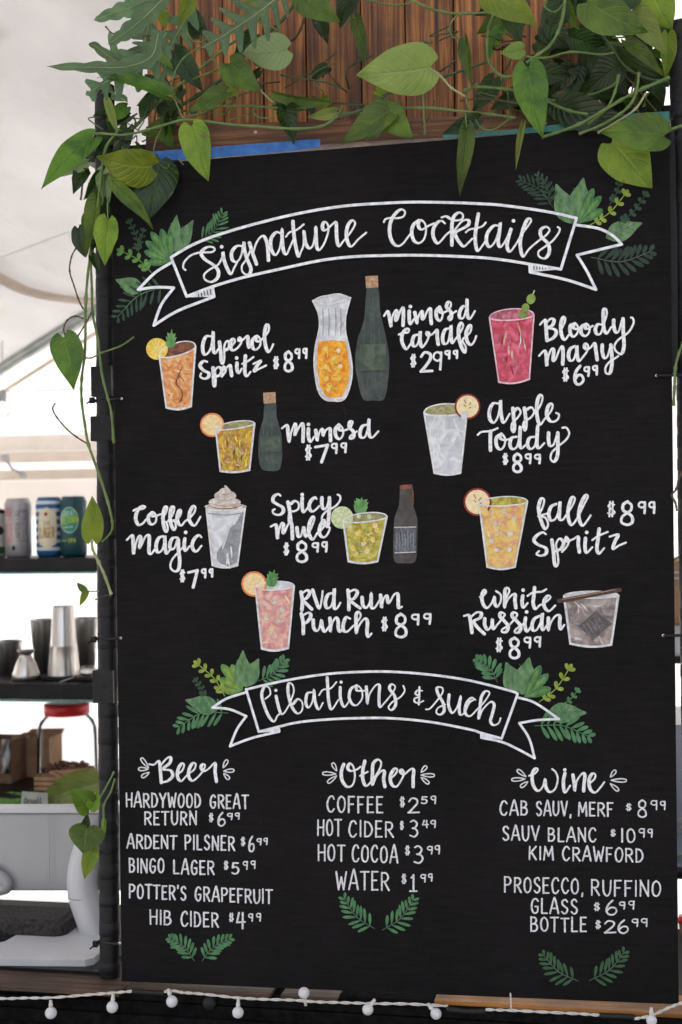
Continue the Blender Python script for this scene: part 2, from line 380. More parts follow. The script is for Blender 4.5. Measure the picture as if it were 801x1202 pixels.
# ---- brush lettering, traced in blocks: (x0, y0, scale) of the block and the strokes in it
ZN = dict(A=(190, 240, 5.721), B=(300, 230, 5.34), C=(440, 230, 6.675), D=(540, 230, 4.005), E=(225, 370, 5.34), F=(440, 340, 6.162),
          G=(630, 360, 6.675), H=(325, 480, 6.162), I=(555, 455, 6.675), J=(140, 580, 6.675), K=(310, 570, 8.01), L=(620, 570, 5.006),
          M=(345, 680, 4.712), N=(540, 680, 6.162), O=(240, 780, 4.45), Q=(410, 780, 4.216), R=(155, 880, 6.162), S=(370, 885, 5.34), T=(595, 890, 5.34))
def word(zone, strokes, w0, w1, parent=None, pa=None, mt=None):
    x0, y0, s = ZN[zone]; p = pa or Painter()
    for st in strokes.split(';'):
        pts = [tuple(float(v) for v in c.split(',')) for c in st.split()]
        if not pts: continue
        pts = [(x0 + a / s, y0 + b / s) for a, b in pts]
        if len(pts) == 1: p.ell(pts[0][0], pts[0][1], w1 * .52, w1 * .52, mt or M_PAINT, n=12)
        else: p.stroke(pts, w0, w1, mt or M_PAINT)
    if not pa: return p.build('lettering', board)

# faint pencil guide lines and rubbed out marks left on the black paint
M_GHOST = mat('rubbed_chalk', (.010, .0095, .010), (.045, .042, .043), rough=.9, scale=160, lo=.4, hi=.75, spec=.1)
pg = Painter()
for x0, x1, y, dy in ((590, 690, 1018, .6), (618, 705, 1030, .4), (365, 470, 985, .5), (362, 520, 957, .6), (150, 250, 1002, .8), (560, 670, 469, -5), (640, 725, 372, -4), (228, 310, 390, -5), (145, 240, 612, -3), (340, 450, 487, -2), (560, 640, 700, -3)):
    pg = Painter(); pg.stroke([(x0, y), ((x0 + x1) / 2, y + dy / 2 + .5), (x1, y + dy)], .7, .7, M_GHOST, taper=.4); pg.build('guide_line', board)
for q_ in ([(566, 494), (569, 500), (574, 489), (577, 478)], [(615, 487), (618, 476), (624, 484), (621, 492)], [(656, 388), (660, 397), (666, 391)], [(716, 391), (720, 400), (725, 392)], [(402, 487), (404, 478), (406, 489)], [(300, 958), (306, 966), (314, 962)]):
    pg = Painter(); pg.stroke(q_, 1.0, 1.4, M_GHOST, taper=.5); pg.build('faint_mark', board)
# heading: signature cocktails
pw = Painter()
word('A', '160,440 145,425 150,390 185,350 225,330 270,322 335,320 357,302 340,286 300,289 264,325 290,368 345,405 380,445 375,492 335,520 292,505 286,470 325,435 378,405 408,350 410,318 418,370 440,430 465,468 485,430 507,388;403,284;545,280 503,280 470,322 475,372 505,385 535,340 550,252 556,305 575,370 598,425 594,460 570,472 542,450 540,410 568,370 600,300;590,258 610,325 637,400;612,330 640,250 680,210 705,250 714,310 717,375', 2.3, 4.2, pa=pw)
word('B', '160,235 130,228 98,270 100,335 125,370 150,335 163,270 167,205 168,270 177,345 195,365 215,325 237,275;235,160 240,230 252,310 270,380 285,350 302,305 303,215 312,285 335,328 360,310 373,250 378,192 380,250 385,320 403,338 435,290 458,215 450,172 430,165 420,190 428,215 450,208 480,180 505,165 508,220 512,282 525,315 550,285 580,250 612,205 625,170 607,153 580,185 570,245 583,300 605,315 645,272 695,230;192,255 215,228 260,212 303,178', 2.3, 4.2, pa=pw)
pw.build('lettering', board); pw = Painter()
word('C', '72,205 85,182 125,172 180,174 225,160 238,125 210,105 170,130 135,180 118,240 120,310 145,370 185,393 225,370 255,330 285,292;345,192 305,225 290,280 305,345 345,370 385,340 402,280 395,220 365,190 342,215 350,252 375,262 420,235 465,215;550,215 525,195 490,210 460,260 460,322 490,370 520,352 555,310 595,275;525,168 560,160 600,182 640,192 685,180 690,145 660,130 622,160 606,220 605,300 605,385;612,290 640,250 690,195 735,190 735,225 690,255 640,280 632,305 655,350 695,395 730,370 765,335', 2.3, 4.2, pa=pw)
word('D', '87,85 78,140 72,200 82,258 105,235 128,200;28,171 45,158 75,152 105,143 122,125;190,142 160,140 130,175 125,215 140,240 165,215 183,165 190,125 186,170 180,215 190,240 215,210 242,150 230,190 222,235 235,262 265,225 290,182 325,135 335,112 320,108 303,140 286,200 285,245 298,285 325,250 365,215 405,185 422,160 405,145 380,160 383,192 415,225 420,265 400,293 373,285 370,262 395,242 435,212 462,178 470,155 460,146;252,117', 2.3, 4.2, pa=pw)
pw.build('lettering', board)
WL = [
 ('E', '125,132 90,135 70,190 78,245 105,235 125,190 135,100 135,170 138,222 150,238 168,212;175,168 183,230 187,285 198,303 206,265 205,200 218,165 238,170 235,205 208,222;210,215 245,200 272,165 262,148 247,165 245,200 258,220 280,212 305,185 315,155 303,140 298,160 320,155 352,130 354,170 360,200;402,135 380,160 385,205 405,215 430,190 430,150 412,130 402,150 418,165 442,150 480,105 485,65 470,62 458,110 462,180 480,230 500,210 512,182'),
 ('E', '98,292 75,288 53,315 75,345 107,362 105,388 80,398 55,385 60,365;135,330 138,390 142,440 150,440 152,390 148,345 170,325 190,342 182,372 155,385;190,385 212,355 215,335 203,322 207,340 240,312 246,340 252,378;285,300 285,340 298,362 315,335;283,268;338,255 335,310 335,360 348,382 370,355;318,305 350,290 388,262;388,305 435,285 410,318 393,352 420,338 468,315'),
 ('F', '68,190 92,155 105,190 120,268 125,205 150,152 160,160 152,220 165,215 185,155 205,130 208,190 205,258;250,155 250,205 258,250 285,212;258,122;290,165 298,200 308,245 315,200 335,158 345,165 345,212 360,205 380,155 402,135 405,190 410,245;470,125 445,155 450,205 475,225 492,182 480,137 465,128 472,162 500,165 540,140 552,100 532,90 520,125 550,160 555,200 540,220 533,200 570,168 590,155;665,130 640,120 615,160 615,200 640,205 660,150 668,65 668,130 672,190 690,210 725,155'),
 ('F', '175,325 205,312 240,310 248,287 225,287 198,330 200,385 228,430 255,400 280,360;315,325 285,335 272,380 285,410 310,395 325,345 330,300 328,360 340,415 368,390 390,345 395,312 378,310 386,332 420,320 450,290 452,340 460,395;540,280 510,290 492,340 500,390 530,380 545,310 552,258 552,320 560,385 585,358 622,305 640,260 625,240 607,280 610,350 630,420 655,455 658,410 635,372 650,345 690,310 700,265 685,260 662,310 668,370 695,400 720,375 735,335'),
 ('G', '28,140 55,110 70,108 75,170 82,265;76,130 110,95 137,105 125,145 95,165 142,178 155,208 130,245 86,266;190,185 218,130 225,88 207,85 190,140 195,215 220,260 252,222;300,130 265,150 265,205 290,235 320,205 325,160 302,130 287,160 312,175 348,160;390,135 355,155 350,205 380,230 410,205 415,160 390,135 382,168 405,172 440,150;512,140 478,140 460,180 475,215 505,205 530,125 550,60 545,20 525,25 523,90 528,170 550,210 585,160;605,105 605,150 620,200 645,190 668,110;678,95 680,200 685,310 665,370 625,350 610,310 640,260 720,200 760,130 755,92 740,85'),
 ('G', '20,385 60,345 75,375 82,465 90,400 115,335 135,340 130,420 150,410 180,335 202,312 208,370 205,450;300,310 265,330 250,380 262,420 290,415 310,355 315,305 318,370 330,425 355,405 395,350 403,305 385,290 375,315 395,335 425,318 455,285 465,340 475,415;515,300 515,350 530,400 555,390 578,315;582,300 590,380 590,460 575,520 545,520 540,480 570,435 640,388'),
 ('H', '38,140 75,118 82,170 92,240 105,170 132,105 138,145 132,190 150,155 180,105 192,130 190,235;230,145 230,200 245,238 272,200;230,112;282,155 288,190 295,230 305,180 325,145 335,160 337,195 355,155 385,140 388,185 390,230;450,115 425,145 428,195 455,218 480,185 475,138 452,118 452,150 490,155 530,135 550,95 530,93 525,130 555,165 555,205 530,215 535,195 580,162;650,115 620,125 602,170 610,205 640,200 660,135 668,70 665,130 672,195 695,205 735,162'),
 ('I', '205,125 160,125 132,180 135,245 165,275 195,235 213,160 218,98 220,180 235,265 255,265 290,205;315,162 322,240 328,310 318,348 303,320 312,275 350,238 376,195 355,160 325,185;405,160 415,230 418,290 408,335 395,305 405,265 455,235 482,190 460,155 420,175;500,190 535,130 548,75 530,58 508,100 502,180 510,250 530,290 565,245 610,190 627,145 615,125 590,150 580,210 600,255 630,268 665,250 677,212 655,198'),
 ('I', '40,370 70,347 140,340 195,318;140,342 138,410 140,490;225,362 185,395 190,460 220,485 250,450 252,395 225,362 215,395 252,410 300,400;345,385 305,395 292,445 310,480 345,465 365,390 373,298 370,380 370,450 385,475 425,440;485,385 445,395 430,445 450,480 485,460 505,380 511,293 505,380 505,450 520,475 562,435;595,355 595,410 605,455 635,445 660,370;667,355 668,440 665,530 640,580 612,560 620,510 670,460 730,410 757,360 735,315 703,315'),
 ('J', '112,130 140,115 180,117 205,100 180,95 145,130 130,190 150,240 185,230 212,198;258,145 230,175 235,220 260,238 287,215 290,170 265,142 258,172 290,170 335,155;335,190 365,150 378,105 360,103 345,160 348,240 368,295 382,270 370,222 352,218;380,215 420,160 432,105 412,103 400,160 405,230 430,280 445,255 435,208 417,212 460,192 482,160 485,127 470,130 455,180 465,230 490,245 515,215 550,190 588,145 598,105 580,95 555,140 550,200 575,240 600,240 637,178'),
 ('J', '60,360 95,325 108,340 115,470 130,390 155,330 170,345 160,420 175,400 205,335 235,325 235,400 235,455 252,468 282,430;345,330 310,345 290,400 300,455 335,440 355,375 358,325 360,400 370,465 398,438;455,340 420,345 398,390 405,430 435,420 462,345 465,430 475,520 465,590 435,605 403,575 412,520 460,460 508,408;515,350 510,400 520,445 552,408;522,300;645,338 625,322 590,350 572,400 585,440 610,447 645,405'),
 ('K', '155,95 135,80 95,100 85,145 125,175 175,205 182,245 145,275 95,265 83,235 102,222;225,155 240,220 248,290 252,345 235,345 235,280 255,245 290,240 325,215 325,165 290,145 252,172;360,115 358,180 372,250 415,205;360,85;495,125 480,110 445,140 425,190 440,235 470,240 522,192;545,115 545,175 560,220 590,205 612,130;616,115 616,200 610,290 602,370 580,380 550,345 548,290 590,240 670,195 715,140 715,97 693,85'),
 ('K', '65,385 110,365 120,400 130,500 140,430 165,355 185,370 180,440 195,440 225,370 253,345 265,400 268,500;310,395 315,440 325,480 350,470 370,390 380,430 395,480 420,450 455,375 475,310 460,293 430,350 420,430 440,490 465,505 502,445;520,440 560,390 578,340 562,325 530,380 520,440 545,482 580,478 612,430 617,393 590,390'),
 ('L', '60,180 85,130 95,85 77,78 62,130 75,200 100,255 118,230 105,192 78,177 110,165;165,108 135,125 122,170 135,205 165,190 183,135 188,93 185,150 185,195 205,200 230,165 265,110 275,75 258,70 240,120 235,180 255,232 290,190 330,110 352,65 337,58 310,110 298,180 318,235 345,210 368,175'),
 ('L', '105,285 85,275 50,295 35,325 65,350 105,368 105,400 75,412 50,402 65,385;140,320 150,390 155,450 165,475 178,450 172,390 165,345 185,312 210,335 195,370 165,385;200,390 230,355 240,322 225,302 228,328 265,315 295,300 295,340 302,390;338,310 335,360 345,395 378,362;345,275;418,255 412,310 405,370 418,400 447,368;378,320 415,295 468,272;480,300 530,288 510,330 500,372 535,352 575,335'),
 ('M', '40,70 48,120 45,170;45,78 75,60 88,77 70,105 50,115 75,140 100,165;105,60 120,110 142,162 155,110 160,65;218,75 190,85 175,125 182,158 205,150 220,105 225,50 222,110 225,160 240,160 258,130;300,60 305,110 305,168;304,72 335,58 352,72 335,105 312,115 340,140 368,160;378,100 382,140 400,158 420,130 428,75 428,130 432,158 450,155 478,110;480,88 485,125 487,158 495,112 515,90 522,130 535,120 555,85 575,80 578,120 580,158 598,152'),
 ('M', '42,190 52,240 53,300;47,202 80,185 95,200 80,230 58,245;108,225 110,265 125,285 142,270 152,225 158,265 172,290 195,262;200,215 203,250 203,290 212,245 232,212 245,228 247,270 257,290 272,270;312,218 290,210 275,245 275,280 295,290 325,262 340,248 370,205 360,180 345,197 345,250 348,298 360,258 393,217 408,235 405,285 412,318 430,300'),
 ('N', '145,128 172,115 190,92 178,78 160,115 165,170 195,208 230,172 250,125 250,168 270,198 295,160 295,112 262,85;335,135 358,85 345,62 327,80 325,150 325,205 340,157 375,115 400,108 398,150 405,205;455,120 450,165 460,205 490,172;458,78;540,60 535,120 530,170 545,215 575,190 600,178 640,150 655,127 635,120 610,155 612,200 645,230 690,190;490,120 530,95 590,90 625,72'),
 ('N', '30,265 65,260 78,310 88,385;78,275 120,240 155,245 145,280 100,305 130,350 178,395;180,285 180,330 200,365 225,340 235,285 235,330 245,360 270,330 310,280 325,253 297,240 290,268 320,300 350,340 335,380 305,380 310,360 355,332 400,282 415,252 387,240 378,268 410,300 440,340 430,380 400,385 402,365 455,325;475,280 470,330 485,378 515,342;483,236;578,265 540,285 522,330 530,370 560,360 588,300 598,243 592,310 600,368 632,330;640,280 640,320 642,370 655,320 690,267 722,262 722,320 730,362 755,330'),
]
for z, st in WL: word(z, st, 2.4, 4.25)
pw = Painter()
word('O', '318,180 345,155 337,120 313,118 300,160 315,220 340,275 365,298 382,268 400,255;375,165 385,210 400,255 418,252 450,200;374,135;452,190 468,140 460,105 440,100 438,150 455,215 485,255 510,240 512,200 490,180 465,205;565,145 538,152 530,200 545,225 565,192 572,130 578,190 597,235 620,200;642,68 645,120 650,190 665,235 700,185;600,160 620,132 660,125 690,92;710,120 712,180 732,222 762,182;715,92', 1.9, 3.6, pa=pw)
word('Q', '38,103 10,120 0,160 15,195 40,200 65,165 60,122 40,105 38,128 75,130;85,110 88,150 92,195 100,150 130,105 150,103 148,160 152,210 175,190 215,140 228,110 210,98 200,120 225,155 230,200 210,225 195,212 215,185 255,160 275,130 268,105', 1.9, 3.6, pa=pw)
pw.build('lettering', board)
word('Q', '348,112 347,155 345,198;362,130 340,128 328,145 350,158 325,168 325,185 345,190 368,180', 1.7, 2.4)
word('Q', '380,222 400,218 430,185 462,140 460,115 435,115 440,145 465,190 470,230 450,248 432,238 440,215 475,198;495,150 492,200 510,240 535,210 552,155 545,210 550,248 572,238 595,190 622,172;625,175 605,165 580,195 575,240 600,255 640,215;645,215 680,170 695,140 675,132 655,160 648,210 642,270 660,225 700,185 718,200 710,240 700,280 715,300 740,290 750,265', 1.9, 3.6)
word('R', '125,105 160,108 195,82 205,140 213,238;203,120 250,65 280,55 275,95 225,140 280,150 295,190 260,225 215,238;330,178 365,150 378,110 360,100 335,140 330,195 355,228 385,200 412,172 450,145 462,105 440,98 415,140 410,190 435,225 470,205 510,160 530,115 512,105 500,130 520,155 555,138 602,95 602,160 612,230', 2.1, 3.9)
word('S', '180,65 165,110 170,165 200,205 235,195 250,140 240,80 217,60 205,90 225,107 262,97 285,80;312,45 300,100 300,160 320,200 355,170 400,105 415,57 395,35 365,60 360,120 360,195 385,140 420,105 435,112 430,160 438,205;282,137 305,125 330,112;470,158 505,125 515,97 495,95 472,140 480,190 510,205 540,165 558,120 545,98 535,112 558,128 600,95 618,102 615,150 615,205', 2.2, 4.0)
word('T', '140,110 175,97 195,72 180,65 160,100 165,165 195,205 225,180 240,130 245,180 270,212 305,190 320,130 307,88 285,68;365,95 355,150 365,215 398,172;364,73;415,105 422,150 428,205 440,142 475,95 490,107 485,160 482,205;515,162 550,130 555,102 535,98 515,140 525,195 555,215 590,180 612,150', 2.2, 4.0)
def petals(zone, items):
    x0, y0, s = ZN[zone]; p = Painter()
    for a in items:
        xa, ya, xb, yb = [v for v in a]; xa, xb = x0 + xa / s, x0 + xb / s; ya, yb = y0 + ya / s, y0 + yb / s
        d = Vector((xb - xa, yb - ya, 0)); n = Vector((-d.y, d.x, 0)).normalized(); pts = []
        for t, wd in ((1, 0), (.7, 1.3), (.3, 2.0), (.04, 1.3), (0, 0), (.04, -1.3), (.3, -2.0), (.7, -1.3), (1, 0)):
            q = Vector((xa, ya, 0)) + d * t + n * wd; pts.append((q.x, q.y))
        p.stroke(pts, 1.5, 1.5, M_PAINT2, n=3)
    p.build('flourish', board)
petals('R', [(68, 62, 120, 130), (48, 140, 118, 140), (72, 198, 125, 165)]); petals('R', [(690, 75, 660, 130), (738, 150, 665, 155), (703, 212, 665, 172)])
petals('S', [(110, 58, 135, 105), (48, 122, 130, 125), (80, 180, 135, 138)]); petals('S', [(698, 77, 665, 115), (748, 135, 665, 132), (713, 185, 665, 147)])
petals('T', [(67, 74, 120, 115), (32, 135, 115, 130), (88, 180, 132, 148)]); petals('T', [(682, 77, 650, 118), (750, 140, 655, 138), (700, 203, 650, 160)])

# ---- skinny capitals and figures, strokes on a 0..100 grid (y up)
F = {
 'A': '0,0 45,100 62,100 100,0;18,35 84,35', 'B': '8,0 8,100;8,98 60,95 78,75 55,54 10,52;10,52 70,48 90,25 65,3 8,2', 'C': '92,82 70,100 35,94 12,65 10,35 30,6 65,0 92,18',
 'D': '8,0 8,100;8,98 60,90 90,55 85,25 55,4 8,1', 'E': '90,99 10,99;10,100 10,0;10,1 92,1;10,52 75,52', 'F': '92,99 10,99;10,100 10,0;10,52 75,52',
 'G': '90,84 65,100 32,92 10,60 14,22 45,0 80,8 90,30 88,46;88,46 55,46', 'H': '8,0 8,100;92,0 92,100;8,52 92,52', 'I': '50,0 50,100', 'K': '10,0 10,100;90,100 14,46;30,58 92,0',
 'L': '10,100 10,2;10,1 92,1', 'M': '4,0 14,100;14,100 50,30;50,30 86,100;86,100 96,0', 'N': '8,0 8,100;8,100 92,0;92,0 92,100', 'O': '50,100 18,85 6,50 18,14 50,0 82,14 94,50 82,85 50,100',
 'P': '10,0 10,100;10,98 65,96 90,74 65,50 12,46', 'R': '10,0 10,100;10,98 65,96 88,74 65,52 12,48;42,48 95,0', 'S': '88,84 62,100 22,90 18,66 55,50 86,34 82,10 45,0 10,14',
 'T': '0,99 100,99;50,100 50,0', 'U': '8,100 10,30 35,2 65,2 90,30 92,100', 'V': '2,100 50,0;50,0 98,100', 'W': '2,100 25,0;25,0 50,70;50,70 75,0;75,0 98,100', 'Y': '2,100 50,48;98,100 50,48;50,48 50,0',
 "'": '60,100 40,82', ',': '60,4 40,-16', '0': '50,100 18,85 6,50 18,14 50,0 82,14 94,50 82,85 50,100', '1': '20,82 50,99;50,100 50,2;8,1 92,1', '!': '50,100 50,0', '2': '8,78 35,100 80,92 82,65 45,30 5,2;5,2 100,5',
 '3': '12,92 50,100 84,82 70,58 35,52;35,52 78,45 92,22 60,0 8,8', '4': '30,100 6,38;6,38 98,42;72,100 72,0', '5': '90,97 22,97;22,97 16,56;16,56 60,62 92,38 75,8 40,0 5,10', '6': '62,100 22,70 6,32 25,3 65,0 95,22 80,48 40,48 10,28',
 '7': '0,84 98,96;98,96 50,0', '8': '50,100 18,86 20,62 50,52 85,34 88,10 50,0 12,10 15,34 50,52 80,64 82,86 50,100', '9': '88,62 50,50 12,64 14,90 50,100 84,92;88,98 88,60 82,0',
 '$': '85,78 50,86 15,70 40,54 70,44 85,26 50,14 12,24;36,98 30,2;66,98 60,2'}
WID = {'I': .22, '!': .22, 'M': 1.25, 'W': 1.3, 'L': .82, 'E': .84, 'F': .84, "'": .2, ',': .3, 'T': 1.02, 'B': .95, 'S': .9, 'A': 1.1, 'N': 1.05}
rj = random.Random(3)
def glyph(p, ch, x0, y0, x1, y1, w0, w1, mt, sk=0):
    for st in F[ch].split(';'):
        pts = [tuple(float(v) / 100 for v in c.split(',')) for c in st.split()]
        jx = (x1 - x0) * .03; pts = [(x0 + (x1 - x0) * a + rj.uniform(-jx, jx), y1 - (y1 - y0) * b + sk * a) for a, b in pts]
        p.stroke(pts, w0, w1, mt, n=4)
def caps(t, x0, x1, yl, yr, h, w=2.1):
    p = Painter(); ws = [WID.get(c, 1) for c in t]; gap = .34; tot = sum(ws) + gap * (len(t) - 1); u = (x1 - x0 - w) / tot; x = x0 + w / 2
    for c, wd in zip(t, ws):
        f0 = (x - x0) / (x1 - x0); yb = yl + (yr - yl) * f0 + rj.uniform(-.35, .35); hh = h * rj.uniform(.97, 1.03)
        if c == "'": glyph(p, c, x, yb - hh, x + wd * u, yb, w, w, M_PAINT2)
        else: glyph(p, c, x, yb - hh + w / 2, x + wd * u, yb - w / 2, w * .9, w * 1.05, M_PAINT2)
        x += (wd + gap) * u
    return p.build('lettering', board)
def price(items, w=2.1, mt=None):
    """items: (character, left, top, right, bottom)"""
    p = Painter(); mt = mt or M_PAINT2
    for c, x0, y0, x1, y1 in items:
        big = (y1 - y0) > w * 7; ww = w * (1 if big else .78) * (.75 if c == '$' else 1)
        if c == '$' and w < 2.5: ww = 1.35
        glyph(p, c, x0 + ww / 2, y0 + ww / 2, x1 - ww / 2, y1 - ww / 2, ww * .9, ww * 1.08, mt)
    return p.build('price', board)
B_ = 3.4
for it in (
 [('$', 319.6, 417.8, 329, 433.7), ('8', 331.7, 411, 345.8, 437.4), ('9', 345, 408.5, 353.5, 421.5), ('9', 354.5, 408, 361.7, 421.5)],
 [('$', 480.6, 415, 490, 431.7), ('2', 492, 412, 509, 438.2), ('9', 507, 412, 520.5, 435), ('9', 521, 410.6, 529.8, 422), ('9', 531, 410.4, 538.8, 421.5)],
 [('$', 659, 431, 669.3, 448.4), ('6', 672, 428, 687.2, 452.6), ('9', 684.5, 429.5, 693.5, 442.5), ('9', 694.5, 428.2, 703, 441)],
 [('$', 357, 521.4, 367.5, 541), ('7', 369, 519.8, 386.7, 544), ('9', 388, 519.5, 397.5, 533), ('9', 399, 519, 408.2, 532)],
 [('$', 589, 531.4, 598, 546), ('8', 600, 531, 615, 555.7), ('9', 615.3, 531.8, 625, 545), ('9', 626.3, 532.3, 636, 545)],
 [('$', 210, 668, 218.7, 684), ('7', 219.5, 667, 234, 691), ('9', 235.5, 666.8, 243.2, 679), ('9', 244.6, 666.8, 251.2, 678)],
 [('$', 331.8, 636.4, 341, 652.4), ('8', 346, 634, 363.2, 661.2), ('9', 365, 636.2, 375.7, 648.7), ('9', 376.6, 635, 385.6, 648.7)],
 [('$', 711.5, 587.6, 724, 607.6), ('8', 726.8, 587, 746.2, 617.7), ('9', 748, 588, 759.4, 603.6), ('9', 760.5, 588, 770.3, 603.5)],
 [('$', 446.4, 723.5, 457, 741.5), ('8', 461.7, 719, 479.8, 749.6), ('9', 482, 720, 493.6, 734.2), ('9', 496, 719.2, 507.5, 733.5)],
 [('$', 580.6, 748, 592, 766), ('8', 595.6, 747, 612.3, 774.3), ('9', 614, 747, 624.6, 761.3), ('9', 626.2, 746.5, 636.3, 760.2)]):
    price(it, B_, M_PAINT)
for t in (
 ('HARDYWOOD', 147.2, 237, 948, 948.8, 18), ('GREAT', 245.6, 292.6, 949.4, 950.2, 17.5), ('RETURN', 168.8, 232.2, 968.8, 969, 17.3), ('ARDENT', 148.5, 208.7, 996.6, 997.4, 17.5),
 ('PILSNER', 216, 276.8, 998, 999.2, 18.5), ('BINGO', 150.7, 194, 1025, 1025.4, 18.5), ('LAGER', 202.9, 252.7, 1026.6, 1027.8, 17.7), ("POTTER'S", 150.7, 219.7, 1055, 1057.6, 18),
 ('GRAPEFRUIT', 228, 320.9, 1058, 1062, 18), ('HIB', 175, 202.3, 1086, 1086.6, 18.7), ('CIDER', 211.6, 257.6, 1087.8, 1089.3, 18.8),
 ('COFFEE', 382.6, 451, 954, 955.2, 20.5), ('HOT', 372, 402.2, 981.5, 982, 20.5), ('CIDER', 408.3, 463, 983, 984, 20.3), ('HOT', 372.6, 406.2, 1011.3, 1012, 21), ('COCOA', 412.3, 468, 1012.5, 1013.6, 21),
 ('WATER', 393.6, 458, 1044.9, 1046, 23), ('CAB', 585.8, 620.8, 957.5, 957.6, 18.2), ('SAUV,', 628.5, 672, 958, 958.4, 18), ('MERF', 677.8, 721, 958.8, 959, 17.8),
 ('SAUV', 589, 634, 987, 987.4, 18.2), ('BLANC', 642.4, 701.2, 988.5, 989, 17.8), ('KIM', 620, 651, 1010, 1010.4, 17.3), ('CRAWFORD', 659, 756.4, 1010.9, 1013, 18),
 ('PROSECCO,', 591, 686, 1048.3, 1050.2, 19.5), ('RUFFINO', 692.7, 776.8, 1052, 1053.4, 20), ('GLASS', 622.5, 679.2, 1073, 1073.6, 18.7), ('BOTTLE', 622, 689.8, 1094, 1094.8, 18.3)):
    caps(*t)
for it in (
 [('$', 244.5, 954, 251.7, 965.4), ('6', 254.6, 953, 265.6, 970.2), ('9', 266, 954, 274, 962.8), ('9', 275.2, 953.6, 282.2, 962.2)],
 [('$', 282, 982, 289, 993.5), ('6', 291, 981, 299.8, 1000.2), ('9', 300.7, 983.6, 308, 992.5), ('9', 308.8, 983.2, 315, 992)],
 [('$', 262, 1010, 269.3, 1021.3), ('5', 271, 1011.6, 281.8, 1026.8), ('9', 284.6, 1010.5, 291.9, 1021), ('9', 293.6, 1009.8, 300.9, 1020)],
 [('$', 268, 1071, 275.7, 1082.5), ('4', 276.4, 1070.5, 289, 1090.8), ('9', 291, 1072, 297.9, 1082), ('9', 300, 1071.4, 307.2, 1082)],
 [('$', 468.5, 934.6, 476.5, 948), ('2', 477.9, 936, 493, 955.4), ('5', 493.5, 934.4, 503, 944), ('9', 504.8, 933.8, 513, 944)],
 [('$', 468.9, 963.4, 475, 974.5), ('3', 479.7, 962, 492, 983.2), ('4', 495, 962.3, 504, 972.2), ('9', 504.8, 962.3, 512.6, 972.2)],
 [('$', 474.5, 992, 482.5, 1004.5), ('3', 484.7, 992, 498, 1014.2), ('9', 500.7, 992.8, 509, 1003), ('9', 509.9, 991.8, 517.3, 1003)],
 [('$', 470.5, 1025.3, 478.5, 1038), ('1', 479.9, 1026, 491.2, 1047.3), ('9', 492.8, 1025.8, 501, 1036), ('9', 501.9, 1025, 508.6, 1035)],
 [('$', 734, 942.6, 742.6, 952.3), ('8', 747.6, 938.2, 760.6, 960.2), ('9', 763, 939, 772.9, 951), ('9', 774.2, 939.8, 782.2, 951)],
 [('$', 715.8, 973, 724, 982.4), ('!', 729, 972, 732, 989), ('0', 734.8, 972, 746.7, 989.8), ('9', 749, 972, 758, 983.3), ('9', 759.6, 972.4, 767, 983.3)],
 [('$', 696, 1058.8, 705.8, 1069.8), ('6', 710.4, 1056, 725.7, 1074.6), ('9', 726.2, 1058, 735, 1067.8), ('9', 737, 1057, 746, 1067.8)],
 [('$', 698, 1079.8, 706.6, 1091), ('2', 708.3, 1080, 724.2, 1096.2), ('6', 724.5, 1079, 739, 1096.2), ('9', 741, 1078, 750.3, 1088.3), ('9', 751.7, 1077.6, 761.2, 1088.3)]):
    price(it)

# ---- banners
def banner(lines, folds, w=3.3):
    p = Painter(); p.h = .0026
    for f in folds: p.poly(f, M_BANNERP)
    for l in lines:
        p.stroke(l, w, w, M_BANNERP, n=4, smooth=len(l) > 2)
    return p
b1 = banner([
 [(201, 302), (225, 288), (251, 277.4), (281, 268), (303.6, 261.8), (337.5, 253.4), (375, 246), (412, 241), (450, 238.6), (485, 237.2), (530, 237.8), (560, 239), (590, 241), (640, 248), (677, 256)],
 [(677, 256), (658.6, 316)], [(201, 302), (219.3, 348)],
 [(219.3, 348), (251, 336), (286, 325.6), (330, 315.6), (375, 306), (412, 301.5), (450, 300), (500, 299.7), (560, 302), (590, 305), (622, 310), (658.6, 316)],
 [(201.7, 308), (182.4, 320), (162.3, 340)], [(162.3, 340), (182.5, 337.2), (204.3, 337.7)], [(204.3, 337.7), (189.5, 357.8), (180.7, 382)], [(180.7, 382), (208.7, 365), (251.5, 348.2)], [(251.5, 348.2), (249.8, 338)],
 [(676.4, 264), (702, 268), (718.8, 276), (730, 286.7)], [(730, 286.7), (677.5, 299.4)], [(677.5, 299.4), (689, 318), (699.8, 339.9)], [(699.8, 339.9), (664.8, 328.4), (622.4, 319.4)], [(622.4, 319.4), (622, 310)]],
 [[(220, 349), (250.5, 337), (252, 348.5)], [(622, 309.8), (659, 316), (622, 319.6)]])
for i in range(5): b1.stroke([(233 + i * 3.6, 345.5 - i * 1.3), (233.6 + i * 3.6, 349 - i * .6)] if i < 2 else [(232.4 + i * 3.6, 341.6 - (i - 2)), (233.6 + i * 3.6, 346.8 - (i - 2) * .4)], 1, 1, M_BOARD, smooth=False)
for i in range(5): b1.stroke([(627 + i * 3.4, 312.4 + i * .6), (627 + i * 3.4, 316.5 - i * .2)], 1, 1, M_BOARD, smooth=False)
b1.build('banner_painting', board)
